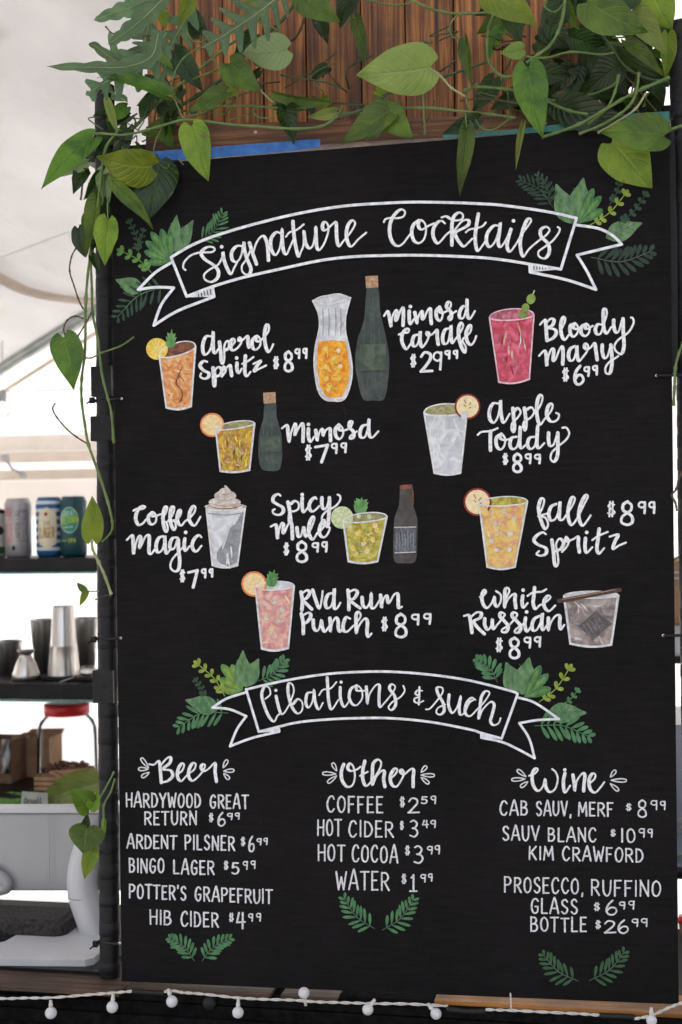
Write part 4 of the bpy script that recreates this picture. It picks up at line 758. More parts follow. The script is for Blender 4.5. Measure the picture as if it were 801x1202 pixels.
# ================================================================ DISPLAY FRAME: two taped posts, cross beam
def post(cs, half, top_cap, label, Y, groupn):
    """cs: (px, py) centre line; half width in px"""
    t = empty('frame_post', P(cs[-1][0], cs[-1][1], Y)); k = K(cs[0][0], 600, Y) * half
    tag(t, label, 'post', groupn)
    m_ = MB(); q = [P(a, b, Y) for a, b in cs]
    m_.tube(q, k, M_BLACK, 20); m_.build('pole', t)
    # tape turns
    n = 30
    for i in range(n):
        f = (i + .15 + .5 * random.random()) / n; j = f * (len(q) - 1); a = int(j); c = q[a].lerp(q[min(a + 1, len(q) - 1)], j - a); d = (q[min(a + 1, len(q) - 1)] - q[a]).normalized()
        m_ = MB(); hgt = random.uniform(.018, .036); tl = Vector((random.uniform(-.05, .05), 0, 1)).normalized()
        m_.lathe(c, [(k * 1.0, -hgt / 2), (k * 1.02, -hgt / 2 + .0004), (k * 1.028, 0), (k * 1.024, hgt / 2 - .0004), (k * 1.0, hgt / 2)], M_WRAP, 20, axis=d + tl * .06)
        m_.build('tape_turn', t)
    return t, k
PG = 'black taped posts holding the menu board'
lp, lk = post([(123, 101), (124.5, 350), (126, 640), (127.5, 900), (129, 1148)], 11.2, True, 'black taped post at left edge of menu board with vine on it', .034, PG)
rp_, rk = post([(801, 29), (803, 150), (810, 450), (811.5, 600), (813.5, 700), (816, 880), (820, 1185)], 16, True, 'black taped post at right edge of menu board rising above it', .028, PG)
def collar(t, k, px, y0, y1, Y, wl, mt=M_BLACK):
    m_ = MB(); a, b = P(px, y0, Y), P(px, y1, Y); c = (a + b) / 2
    m_.box(c + Vector((-wl * .4, .001, 0)), (k * 2 + wl * .6, k * 2.1, (a - b).length), mt); o = m_.build('bracket', t, bevel=.001)
    return o
q_ = [P(783, 150, .014), P(794.5, 150, .014), P(796, 438, .014), P(784.5, 438, .014)]; m_ = MB(); m_.hexa([q_[3], q_[2], q_[1], q_[0]], [v + Vector((0, .02, 0)) for v in (q_[3], q_[2], q_[1], q_[0])], M_BLACK); m_.build('side_strip', rp_)
collar(lp, lk, 124, 431, 466, .034, .0045); collar(lp, lk, 124, 489, 518, .034, .0055); collar(lp, lk, 126, 786, 824, .034, .0045); collar(lp, lk, 125, 226, 240, .034, .004)
def ziptie(px0, py0, px1, py1, Y, k, label):
    """hole in the board at px0, loop round the post at px1"""
    m_ = MB(); a = P(px0, py0, -.002); b = P(px1, py1, Y); sgn = 1 if b.x > a.x else -1
    f = P(px1, py1, Y - k - .003)
    m_.tube([a + Vector((0, .006, 0)), a, a.lerp(f, .4) + Vector((0, -.006, 0)), f, b + Vector((sgn * (k + .004), -k * .3, 0)), b + Vector((sgn * (k + .004), k * .6, 0)), b + Vector((0, k + .004, 0))], .0024, M_BLACK, 8)
    m_.box(b + Vector((sgn * (k + .004), -k * .5, 0)), (.008, .007, .010), M_BLACK); m_.tube([b + Vector((sgn * (k + .004), -k * .6, 0)), b + Vector((sgn * (k + .010), -k * 1.1, -.006))], .0014, M_BLACK, 6)
    o = m_.build('zip_tie'); tag(o, label, 'zip tie', 'black zip ties tying the board to its posts')
    m_ = MB(); m_.lathe(a + Vector((0, -.0008, 0)), [(.0001, .0012), (.0022, .001), (.0026, 0)], M_STEEL, 12, axis=(0, -1, 0)); m_.build('grommet', o)
ziptie(143, 468, 124, 470, .034, lk, 'upper black zip tie at the left edge of the board beside the spritz drawing')
ziptie(142, 749, 126, 750, .034, lk, 'middle black zip tie at the left edge of the board above the beer list')
ziptie(141, 1107, 128, 1107, .034, lk, 'lowest black zip tie at the left edge of the board near the ledge')
ziptie(771, 441, 810, 441, .028, rk, 'upper black zip tie at the right edge of the board below the tomato drink')
ziptie(779, 746, 814, 745, .028, rk, 'lower black zip tie at the right edge of the board beside the iced drink')
bm_ = MB(); zb_ = P(172, 168, .10).z - .0015; a, b = P(124, 196, .2), P(806, 160, .2); bm_.box(((a.x + b.x) / 2, .235, zb_ - .0125), (b.x - a.x, .27, .025), M_DARK); tag(bm_.build('cross_beam', bevel=.002), 'dark cross beam behind the top edge of the menu board', 'beam')

# ================================================================ PLANTER
pl = empty('wooden_planter', P(430, 165, .16)); tag(pl, 'brown stained wooden planter box standing behind the top of the board', 'planter')
X = [172, 213, 262, 309, 359, 424, 476, 533, 590, 645, 703]; Yp = .10
for i in range(len(X) - 1):
    x0, x1 = X[i] + .7, X[i + 1] - .7; yb = 150 - (x0 - 172) * .02; dd = random.uniform(0, .004)
    m_ = MB(); lo, hi = P(172, 168, Yp).z, P(172, -110, Yp).z; xa, xb = P(x0, 80, Yp).x, P(x1, 80, Yp).x
    m_.box(((xa + xb) / 2, Yp + dd + .009, (lo + hi) / 2), (xb - xa, .018, hi - lo), M_WOOD); m_.build('plank', pl, bevel=.0014)
xa, xb = P(172, 100, Yp).x, P(703, 100, Yp).x; lo, hi = P(172, 168, Yp).z, P(172, -110, Yp).z
for x in (xa, xb):
    for j in range(3):
        m_ = MB(); m_.box((x + (.010 if x == xa else -.010), Yp + .05 + j * .09, (lo + hi) / 2 - .001), (.018, .087, hi - lo - .004), M_WOOD); m_.build('plank', pl, bevel=.0014)
m_ = MB(); m_.box(((xa + xb) / 2, Yp + .32, (lo + hi) / 2), (xb - xa, .018, hi - lo), M_WOOD); m_.build('back_panel', pl)
m_ = MB(); m_.box(((xa + xb) / 2, Yp + .17, hi - .03), (xb - xa - .03, .28, .02), mat('potting_soil', (.03, .02, .014), (.06, .045, .03), rough=.95, scale=60, bump=.004)); m_.build('soil', pl)
m_ = MB(); a, b = P(171, 163, .085), P(530, 150, .085); m_.hexa([P(171, 181, .07), P(705, 150, .07), P(705, 131, .07), P(171, 148, .07)], [P(171, 181, .07) + Vector((0, .028, 0)), P(705, 150, .07) + Vector((0, .028, 0)), P(705, 131, .07) + Vector((0, .028, 0)), P(171, 148, .07) + Vector((0, .028, 0))], M_WOODH); m_.build('bottom_rail', pl, bevel=.002)
for x in (214, 300, 428, 560, 640):
    for y in (158 - (x - 214) * .03,):
        c = P(x, y, .0695); m_ = MB(); m_.lathe(c, [(.0001, .001), (.003, .0008), (.0034, 0)], M_GALV, 10, axis=(0, -1, 0)); m_.build('screw', pl)

# ================================================================ PLANTS
LP = [(0, .30), (.05, .66), (.13, .90), (.25, 1.0), (.40, .95), (.55, .80), (.70, .58), (.82, .36), (.92, .16), (1.0, .015)]
def leaf3(parent, base, tip, wpx, Y0, Y1, mt, fold=.25, droop=.12, roll=0.0, flip=False, stalk=None, notch=.13, name='leaf', wav=.0):
    """heart shaped leaf from base to tip (photo px at depths Y0, Y1)"""
    b, t = P(base[0], base[1], Y0), P(tip[0], tip[1], Y1); a = t - b; L = a.length; ax = a.normalized()
    k = K(base[0], base[1], Y0); hw = wpx * k / 2
    view = (CAM - b).normalized(); sd_ = ax.cross(view).normalized(); n = sd_.cross(ax).normalized()
    if n.dot(view) < 0: n = -n
    Rr = Matrix.Rotation(roll, 3, ax); sd_ = Rr @ sd_; n = Rr @ n
    rows = []; nv = 9; ph = random.uniform(0, 6); asym = random.uniform(-.09, .09); cup_ = random.uniform(-.06, .16)
    for i, (u, wf) in enumerate(LP):
        row = []
        for j in range(nv):
            v = (j / (nv - 1) * 2 - 1)
            back = notch * L * abs(v) ** 1.3 * max(0, 1 - u * 3.0)
            wf2 = wf * (1 + asym * (1 if v > 0 else -1) + .035 * sin(u * 17 + ph * (1 if v > 0 else 2)))
            q = b + ax * (u * L - back) + sd_ * (hw * wf2 * v * cos(fold * abs(v)) + L * .05 * sin(u * 3 + ph) * u)
            q += n * (hw * wf * abs(v) * sin(fold) * 1.0 - droop * L * (u - .45) ** 2 * 1.6 + droop * L * .25 + sin(u * 9 + ph + v * 2) * L * (.022 + wav) * abs(v) - cup_ * hw * wf * v * v)
            row.append(q)
        if sd_.cross(ax).dot(n) > 0: row = row[::-1] if flip else row
        else: row = row if flip else row[::-1]
        rows.append(row)
    m_ = MB(); m_.grid(rows, mt, True, False, uv=True)
    if stalk:
        m2 = MB(); s0 = P(*stalk) if len(stalk) == 3 else P(stalk[0], stalk[1], Y0); mid = s0.lerp(b, .55) + Vector((0, -.004, .006 + .05 * (s0 - b).length))
        m2.tube(crm([s0, mid, b], 4), .0013, M_STEM, 6)
        o = m_.build(name, parent); m2.build('leaf_stalk', o); return o
    o = m_.build(name, parent)
    sm = o.modifiers.new('s', 'SUBSURF'); sm.levels = 1; sm.render_levels = 1
    return o
def vine(parent, pts, r=.002, mt=None, Y=-.03, name='vine', nodes=True):
    q = [P(p[0], p[1], p[2] if len(p) > 2 else Y) for p in pts]; c = crm(q, 6)
    rr = [r * (1 + .12 * sin(i * 1.7)) * (1.35 if nodes and i % 6 == 0 else 1) for i in range(len(c))]
    m_ = MB(); m_.tube(c, rr, mt or M_STEM, 7); return m_.build(name, parent)
# --- trailing pothos on the left
PL = empty('pothos_plant', P(150, 155, .0)); tag(PL, 'trailing green pothos with heart shaped leaves hanging down the left post', 'plant')
V = lambda *a, **k: vine(PL, *a, **k)
V([(112, 158, -.02), (104, 180, -.04), (98, 210, -.03), (95, 235, -.03)], .0016, M_STEMD)
V([(140, 152, -.02), (124, 175, -.04), (118, 215, -.05), (113, 258, -.05), (106, 300, -.03), (101, 350, -.02), (100, 410, -.02), (96, 445, -.02), (96, 470, -.02), (100, 500, -.02), (104, 522, -.02), (116, 556, -.02), (127, 590, -.02), (132, 612, -.03), (132, 622, -.03)], .0023, M_STEM)
V([(122, 205, -.04), (120, 240, -.04), (108, 300, -.01), (108, 340, -.01), (109, 368, -.01), (115, 400, -.02), (120, 440, -.025), (127, 468, -.025), (131, 485, -.02), (134, 520, -.018)], .0021, M_STEM)
V([(89, 292, -.03), (84, 302, -.02), (82, 318, -.02), (87, 335, -.02), (92, 350, -.02), (97, 361, -.02), (102, 366, -.02)], .0013, M_STEMB)
V([(77, 394, -.03), (75, 386, -.03), (79, 376, -.02), (88, 371, -.02), (98, 374, -.02)], .0013, M_STEMB)
V([(74, 414, -.03), (83, 404, -.03), (92, 394, -.02), (103, 376, -.02), (108, 366, -.02)], .0014, M_STEMB)
V([(101, 420, -.02), (108, 420, -.02), (120, 414, -.025), (140, 407, -.03), (150, 401, -.03), (157, 396, -.035)], .0015, M_STEM)
V([(65, 473, -.03), (62, 480, -.03), (67, 490, -.03), (78, 503, -.03), (90, 513, -.02), (103, 521, -.02)], .0014, M_STEMB)
V([(132, 620, -.03), (129, 627, -.035), (120, 636, -.035)], .0015, M_STEM)
V([(108, 634, -.03), (109, 645, -.03), (116, 660, -.03), (124, 678, -.03), (131, 698, -.03)], .0024, M_STEML)
V([(131, 700, -.03), (124, 699, -.03), (112, 704, -.03)], .0010, M_STEMB); V([(116, 694, -.03), (108, 694, -.03), (102, 694, -.03)], .0010, M_STEM)
V([(134, 906, -.01), (127, 920, -.02), (117, 937, -.03), (110, 946, -.04), (101, 952, -.05)], .0017, M_STEM)
V([(135, 914, -.01), (130, 930, -.02), (122, 945, -.03), (122, 965, -.04), (118, 985, -.05), (112, 1000, -.05)], .0017, M_STEM)
V([(101, 952, -.05), (100, 962, -.05), (101, 972, -.05)], .0014, M_STEM)
Lf = lambda *a, **k: leaf3(PL, *a, **k)
Lf((109, 162), (45, 219), 33, -.03, -.07, M_LEAF, fold=.35, droop=.15, roll=.35)
Lf((103, 190), (66, 207), 15, -.04, -.05, M_LEAFP, fold=.5, flip=True, roll=-.6)
Lf((97, 197), (88, 228), 20, -.03, -.05, M_LEAFD, fold=.4, stalk=(110, 185, -.03))
Lf((178, 196), (113, 188), 46, -.05, -.09, M_LEAFB, fold=.15, droop=.25, roll=-.3, stalk=(190, 150, -.02))
Lf((186, 190), (178, 258), 54, -.02, -.035, M_LEAFD, fold=.1, droop=.05)
Lf((134, 214), (181, 270), 22, -.06, -.05, M_LEAF, fold=.55, droop=-.25, roll=.4)
Lf((122, 200), (124, 246), 20, -.03, -.04, M_LEAFP, fold=.4, flip=True)
Lf((120, 236), (112, 290), 17, -.04, -.05, M_LEAFD, fold=.5)
Lf((113, 233), (103, 302), 23, -.05, -.05, M_LEAF, fold=.55, roll=.5)
Lf((127, 258), (122, 311), 29, -.06, -.07, M_LEAFB, fold=.22, roll=-.2, stalk=(128, 232, -.05))
Lf((92, 268), (99, 303), 19, -.03, -.035, M_LEAFD, fold=.3, roll=.4)
Lf((75, 396), (88, 456), 38, -.035, -.05, M_LEAF, fold=.25, roll=.15)
Lf((109, 633), (110, 582), 27, -.03, -.03, M_LEAFB, fold=.3, droop=.1)
Lf((101, 694), (90, 684), 9, -.03, -.03, M_LEAF, fold=.4); Lf((102, 694), (93, 711), 9, -.03, -.035, M_LEAFB, fold=.4)
Lf((105, 949), (84, 925), 31, -.05, -.07, M_LEAF, fold=.35, roll=.3); Lf((106, 950), (117, 930), 17, -.05, -.04, M_LEAFB, fold=.4)
Lf((102, 972), (96, 1001), 42, -.055, -.075, M_LEAF, fold=.12, droop=.1, notch=.2); Lf((100, 972), (104, 955), 12, -.05, -.05, M_LEAFD, fold=.5)
Lf((108, 995), (101, 1032), 21, -.05, -.06, M_LEAFB, fold=.45); Lf((122, 962), (121, 985), 7, -.03, -.03, M_LEAFB, fold=.5)
Lf((126, 118), (140, 158), 12, -.03, -.02, M_LEAFP, fold=.5, droop=-.1)
Lf((196, 112), (114, 89), 22, -.03, -.07, M_LEAF, fold=.5, droop=.25, roll=.5, stalk=(215, 125, .0))
Lf((195, 108), (170, 86), 24, .02, .03, M_LEAFD, fold=.2)
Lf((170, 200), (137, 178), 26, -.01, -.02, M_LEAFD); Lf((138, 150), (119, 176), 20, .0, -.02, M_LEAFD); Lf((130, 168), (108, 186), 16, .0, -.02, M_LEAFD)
Lf((150, 150), (128, 205), 20, -.01, -.02, M_LEAFD, fold=.3)
rt = random.Random(21)
for _ in range(18):
    x, y = rt.uniform(104, 205), rt.uniform(112, 206); a = rt.uniform(.2, 2.9); L = rt.uniform(18, 36); Yq = rt.uniform(-.01, .05)
    if x < 125: x += 14
    Lf((x, y), (x + L * cos(a), y + L * sin(a)), L * rt.uniform(.5, .75), Yq, Yq - .01, rt.choice([M_LEAFD, M_LEAF, M_LEAFD]), fold=rt.uniform(.15, .6), roll=rt.uniform(-.6, .6), wav=.015)
for x, y, x1, y1, w_, m__ in ((118, 205, 100, 236, 20, M_LEAFD), (112, 222, 128, 252, 19, M_LEAF), (106, 250, 96, 274, 15, M_LEAF), (120, 268, 108, 296, 17, M_LEAFD), (104, 205, 92, 196, 13, M_LEAFD), (128, 208, 112, 232, 18, M_LEAFB), (108, 300, 118, 322, 12, M_LEAFD)):
    Lf((x, y), (x1, y1), w_, -.03, -.04, m__, fold=rt.uniform(.2, .6), roll=rt.uniform(-.5, .5))
for _ in range(12):
    x, y = rt.uniform(105, 190), rt.uniform(130, 190); q = [(x, y, .01)]
    for i in range(3): x += rt.uniform(-22, 26); y += rt.uniform(-20, 22); q.append((max(104, x), min(y, 225), rt.uniform(-.03, .03)))
    V(q, rt.uniform(.0009, .0016), rt.choice([M_STEMB, M_STEMD, M_STEM]))
# --- pothos over the middle
PM = empty('pothos_plant', P(330, 130, .0)); tag(PM, 'green pothos spilling over the centre of the wooden planter onto the blue tape', 'plant')
V = lambda *a, **k: vine(PM, *a, **k); Lf = lambda *a, **k: leaf3(PM, *a, **k)
V([(108, 157, -.02), (122, 157, -.03), (150, 158, -.03), (185, 149, -.03), (215, 141, -.03), (245, 143, -.04), (270, 146, -.05), (300, 148, -.05), (345, 151, -.05), (378, 148, -.04), (396, 136, -.03), (402, 126, -.02)], .0022)
V([(155, 152, -.01), (176, 130, .0), (205, 104, .01), (236, 80, .02), (262, 58, .03), (290, 38, .04), (312, 12, .05), (322, -8, .06)], .0022)
V([(168, 158, .03), (200, 132, .04), (232, 112, .05), (262, 92, .05), (275, 78, .05), (300, 50, .06), (330, 25, .07), (352, -4, .08)], .0030, M_STEMD)
V([(200, 140, .01), (236, 134, .0), (252, 126, .0), (290, 124, .0), (330, 127, .0), (360, 127, .0)], .0018, M_STEM)
V([(228, 148, -.04), (219, 144, -.03), (211, 130, -.02), (205, 116, -.02), (200, 108, -.01)], .0012, M_STEM)
V([(214, 0, .0), (218, 20, -.01), (222, 42, -.01), (232, 50, -.01), (243, 46, .0)], .0012, M_STEM)
V([(200, 106, -.02), (206, 84, -.03), (216, 68, -.03), (234, 56, -.02), (250, 52, .0)], .0013, M_STEM)
V([(262, 90, -.02), (264, 104, -.02), (258, 80, -.02), (250, 70, -.01), (240, 74, .0)], .0012, M_STEM)
V([(305, 125, .0), (298, 130, -.01), (303, 137, -.01), (318, 138, -.01), (326, 130, -.01), (331, 118, .0)], .0012, M_STEM)
V([(300, 24, .0), (320, 32, -.01), (333, 42, -.02), (336, 48, -.02)], .0014, M_STEM)
V([(306, 106, -.02), (316, 116, -.02), (322, 120, -.02)], .0014, M_STEML); V([(330, 88, .02), (350, 92, .0), (380, 96, .0), (402, 104, .0)], .0014, M_STEMD)
V([(180, 150, .02), (184, 120, .03), (182, 90, .03), (176, 60, .04), (170, 30, .05)], .0016, M_STEMD)
V([(362, 0, .03), (356, 26, .04), (346, 45, .05), (330, 52, .05)], .0022, M_STEMB)
Lf((225, 148), (247, 211), 38, -.05, -.06, M_LEAFB, fold=.22, roll=.15)
Lf((270, 74), (305, 107), 37, -.03, -.05, M_LEAF, fold=.2, droop=.15)
Lf((337, 58), (284, 66), 43, -.02, -.01, M_LEAFP, fold=.1, droop=.2, flip=True)
Lf((266, 108), (221, 131), 24, -.03, -.04, M_LEAF, fold=.3, roll=.4)
Lf((323, 110), (398, 121), 20, -.03, -.05, M_LEAF, fold=.5, roll=.6); Lf((324, 122), (362, 128), 18, .0, .0, M_LEAFD, fold=.3)
Lf((336, 126), (344, 170), 30, -.03, -.04, M_LEAFD, fold=.6, wav=.03); Lf((395, 131), (361, 139), 15, -.03, -.05, M_LEAFP, fold=.3)
Lf((352, -8), (398, 28), 38, -.05, -.07, M_LEAF, fold=.25, stalk=(330, -20, 0)); Lf((374, 16), (383, 52), 22, -.01, -.02, M_LEAFD, fold=.4)
Lf((222, -2), (210, 29), 22, -.02, -.03, M_LEAFB, fold=.4); Lf((190, 14), (196, 34), 16, .0, -.01, M_LEAFB, fold=.4)
Lf((205, 60), (236, 108), 30, .01, .02, M_LEAFD, fold=.3); Lf((184, 60), (203, 82), 14, .0, .0, M_LEAFP, fold=.5)
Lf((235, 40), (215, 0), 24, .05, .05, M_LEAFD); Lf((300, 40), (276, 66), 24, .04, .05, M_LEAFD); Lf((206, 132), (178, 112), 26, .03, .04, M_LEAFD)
for _ in range(16):
    x, y = rt.uniform(205, 470), rt.uniform(60, 150); a = rt.uniform(.1, 3.0); L = rt.uniform(14, 30); Yq = rt.uniform(.0, .06)
    Lf((x, y), (x + L * cos(a), y + L * sin(a) * .8), L * rt.uniform(.45, .75), Yq, Yq - .01, rt.choice([M_LEAFD, M_LEAF, M_LEAFD, M_LEAFB]), fold=rt.uniform(.15, .6), roll=rt.uniform(-.7, .7), wav=.015)
for _ in range(16):
    x, y = rt.uniform(180, 480), rt.uniform(90, 150); q = [(x, y, .04)]
    for i in range(3): x += rt.uniform(-10, 40); y += rt.uniform(-18, 18); q.append((x, min(y, 158), rt.uniform(-.01, .06)))
    V(q, rt.uniform(.0008, .0016), rt.choice([M_STEMB, M_STEMD, M_STEM]))
Lf((415, -14), (399, 34), 28, .0, .02, M_LEAFD, fold=.4); Lf((418, 22), (429, 81), 19, -.02, -.03, M_LEAF, fold=.55, stalk=(404, 32, -.01)); Lf((300, -4), (286, 22), 18, .0, .01, M_LEAFP)
# --- pothos on the right
PR = empty('pothos_plant', P(640, 130, .0)); tag(PR, 'dense green pothos over the upper right corner of the board and planter', 'plant')
V = lambda *a, **k: vine(PR, *a, **k); Lf = lambda *a, **k: leaf3(PR, *a, **k)
V([(398, 136, -.04), (425, 129, -.05), (450, 113, -.05), (480, 102, -.05), (510, 93, -.04), (545, 82, -.03), (570, 73, -.03)], .0022, M_STEMD)
V([(580, 16, -.02), (574, 32, -.03), (572, 50, -.04), (573, 70, -.04), (581, 83, -.04), (592, 90, -.04), (604, 89, -.04)], .0022)
V([(664, -4, -.02), (661, 18, -.04), (655, 38, -.05), (645, 54, -.05), (632, 64, -.05), (618, 74, -.05)], .0026, M_STEM)
V([(402, 134, -.03), (430, 130, -.04), (470, 127, -.04), (510, 127, -.04), (545, 131, -.04), (575, 134, -.03), (605, 138, -.02)], .0022, M_STEM)
V([(636, 161, -.05), (655, 155, -.05), (680, 146, -.05), (705, 132, -.04), (730, 117, -.03), (755, 104, -.03), (786, 91, -.02)], .0026, M_STEM)
V([(680, 157, -.04), (706, 147, -.05), (728, 134, -.05), (742, 120, -.04), (748, 104, -.03), (750, 86, -.02)], .0022, M_STEM)
V([(702, 156, -.03), (726, 142, -.04), (746, 128, -.04), (758, 110, -.03)], .0018, M_STEML)
V([(545, 106, -.01), (560, 102, -.02), (590, 104, -.02), (610, 108, -.02), (640, 118, -.02), (668, 130, -.03), (690, 134, -.03)], .0022, M_STEM)
V([(615, 66, -.02), (640, 68, -.03), (670, 61, -.03), (705, 64, -.02), (720, 62, -.01)], .0018, M_STEM)
V([(610, 110, .02), (650, 118, .02), (690, 112, .02), (720, 100, .02), (726, 88, .02)], .0020, M_STEM)
V([(690, 146, -.03), (712, 128, -.03), (722, 108, -.03), (727, 88, -.02)], .0020, M_STEM)
V([(778, 157, -.05), (788, 152, -.06), (803, 147, -.06), (830, 138, -.05)], .0026, M_STEM)
V([(470, -6, -.02), (500, 8, -.02), (520, 14, -.02), (545, 16, -.02), (582, 14, -.02)], .0021, M_STEM)
V([(430, 0, -.02), (450, 4, -.02), (470, 6, -.02), (484, 2, -.02)], .0014, M_STEM)
V([(547, 46, -.03), (533, 44, -.03), (528, 34, -.03), (533, 22, -.03), (545, 15, -.02), (555, 15, -.02)], .0014, M_STEM)
V([(504, 80, -.06), (518, 90, -.05), (530, 103, -.05), (546, 113, -.04)], .0017, M_STEML); V([(496, 96, -.05), (497, 120, -.05), (499, 158, -.04)], .0014, M_STEM)
V([(560, 98, -.02), (550, 108, -.03), (548, 120, -.03), (556, 135, -.04), (565, 150, -.04), (580, 152, -.04), (597, 140, -.03)], .0013, M_STEM)
V([(510, 118, -.02), (505, 135, -.02), (496, 146, -.02), (488, 150, -.02)], .0012, M_STEMB); V([(540, 118, .0), (570, 116, .0), (600, 120, .0), (640, 128, .0)], .0016, M_STEMB)
V([(690, 0, .02), (700, 30, .01), (718, 55, .0), (735, 78, .0), (760, 92, -.01), (785, 96, -.01)], .0020, M_STEMD)
V([(760, 0, .05), (756, 40, .05), (750, 80, .05), (742, 110, .04), (752, 138, .03)], .0016, M_STEMB); V([(720, 60, .03), (726, 80, .03), (745, 100, .03), (770, 130, .03)], .0014, M_STEMB)
V([(645, -5, -.01), (640, 8, -.02), (652, 14, -.03), (662, 4, -.02)], .0015, M_STEM); V([(600, 140, .0), (596, 110, .01), (590, 95, .02), (600, 70, .03)], .0016, M_STEMD)
V([(802, 402, .0), (797, 415, -.01), (793, 432, -.01), (792, 455, -.01), (791, 476, .0)], .0022, M_STEM); V([(805, 548, .0), (798, 560, .0), (794, 574, .0), (789, 581, .0), (793, 590, .0), (795, 600, .0)], .0017, M_STEMB); V([(787, 655, .02), (792, 657, .02), (800, 650, .02)], .0012, M_STEM)
Lf((506, 79), (419, 93), 62, -.06, -.08, M_LEAFP, fold=.12, droop=.2)
Lf((461, 128), (401, 169), 40, -.05, -.06, M_LEAF, fold=.3, roll=.5); Lf((448, 131), (486, 162), 36, -.045, -.06, M_LEAF, fold=.2)
Lf((620, 79), (635, 162), 44, -.06, -.08, M_LEAF, fold=.22, droop=.1)
Lf((614, 58), (588, 64), 22, -.03, -.04, M_LEAFP, fold=.2)
Lf((572, -8), (632, 29), 42, -.06, -.08, M_LEAFB, fold=.2, roll=-.2); Lf((600, 8), (612, 50), 30, .0, .01, M_LEAFD)
Lf((546, 47), (553, 103), 21, -.04, -.05, M_LEAF, fold=.65, roll=.5)
Lf((690, 2), (760, 38), 52, -.06, -.08, M_LEAF, fold=.15, droop=.2); Lf((745, -18), (690, 14), 50, -.04, -.05, M_LEAFD, fold=.1)
Lf((764, -14), (787, 36), 50, .0, .01, M_LEAFB, fold=.15); Lf((742, 12), (779, 64), 34, -.02, -.03, M_LEAFP, fold=.25, droop=.2); Lf((660, 0), (650, 36), 34, .02, .03, M_LEAFD)
Lf((736, 48), (780, 88), 20, -.02, -.02, M_LEAF, fold=.4); Lf((728, 60), (782, 98), 15, .0, .0, M_LEAFD, fold=.4); Lf((784, 40), (781, 92), 22, .01, .01, M_LEAFB, fold=.2)
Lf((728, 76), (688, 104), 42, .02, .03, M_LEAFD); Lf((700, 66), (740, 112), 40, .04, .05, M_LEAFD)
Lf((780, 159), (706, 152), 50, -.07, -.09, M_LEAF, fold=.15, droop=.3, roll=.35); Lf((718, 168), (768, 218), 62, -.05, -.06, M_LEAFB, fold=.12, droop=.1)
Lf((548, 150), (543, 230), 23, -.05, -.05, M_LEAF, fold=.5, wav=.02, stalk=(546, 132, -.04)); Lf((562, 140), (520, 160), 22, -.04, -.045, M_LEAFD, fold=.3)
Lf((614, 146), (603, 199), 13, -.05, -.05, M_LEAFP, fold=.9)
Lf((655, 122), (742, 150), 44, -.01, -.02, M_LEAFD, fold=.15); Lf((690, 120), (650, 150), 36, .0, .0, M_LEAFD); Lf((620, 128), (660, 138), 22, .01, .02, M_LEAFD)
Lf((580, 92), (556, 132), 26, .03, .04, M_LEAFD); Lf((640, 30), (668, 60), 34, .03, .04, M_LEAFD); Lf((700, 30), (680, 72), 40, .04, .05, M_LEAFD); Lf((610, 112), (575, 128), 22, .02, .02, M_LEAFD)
rr = random.Random(5)
for _ in range(44):
    x, y = rr.uniform(585, 772), rr.uniform(-12, 118); a = rr.uniform(0, 2 * pi); L = rr.uniform(28, 52); Yq = rr.uniform(.06, .22) if x > 700 else rr.uniform(.03, .08)
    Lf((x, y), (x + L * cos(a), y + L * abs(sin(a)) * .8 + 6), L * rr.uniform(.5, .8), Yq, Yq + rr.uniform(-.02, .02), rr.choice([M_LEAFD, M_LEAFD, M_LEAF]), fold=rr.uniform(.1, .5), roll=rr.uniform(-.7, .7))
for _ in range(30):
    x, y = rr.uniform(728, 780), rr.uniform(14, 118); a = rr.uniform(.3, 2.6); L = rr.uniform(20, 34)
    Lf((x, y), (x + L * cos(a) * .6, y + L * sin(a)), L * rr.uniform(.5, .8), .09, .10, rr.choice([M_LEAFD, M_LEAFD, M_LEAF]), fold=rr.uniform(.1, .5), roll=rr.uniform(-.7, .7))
for _ in range(16):
    x, y = rr.uniform(480, 760), rr.uniform(40, 130); q = [(x, y, .03)]
    for i in range(3): x += rr.uniform(-34, 34); y += rr.uniform(-16, 22); q.append((x, min(y, 150), rr.uniform(.0, .08)))
    V(q, rr.uniform(.0009, .0018), rr.choice([M_STEMB, M_STEMD, M_STEM]))
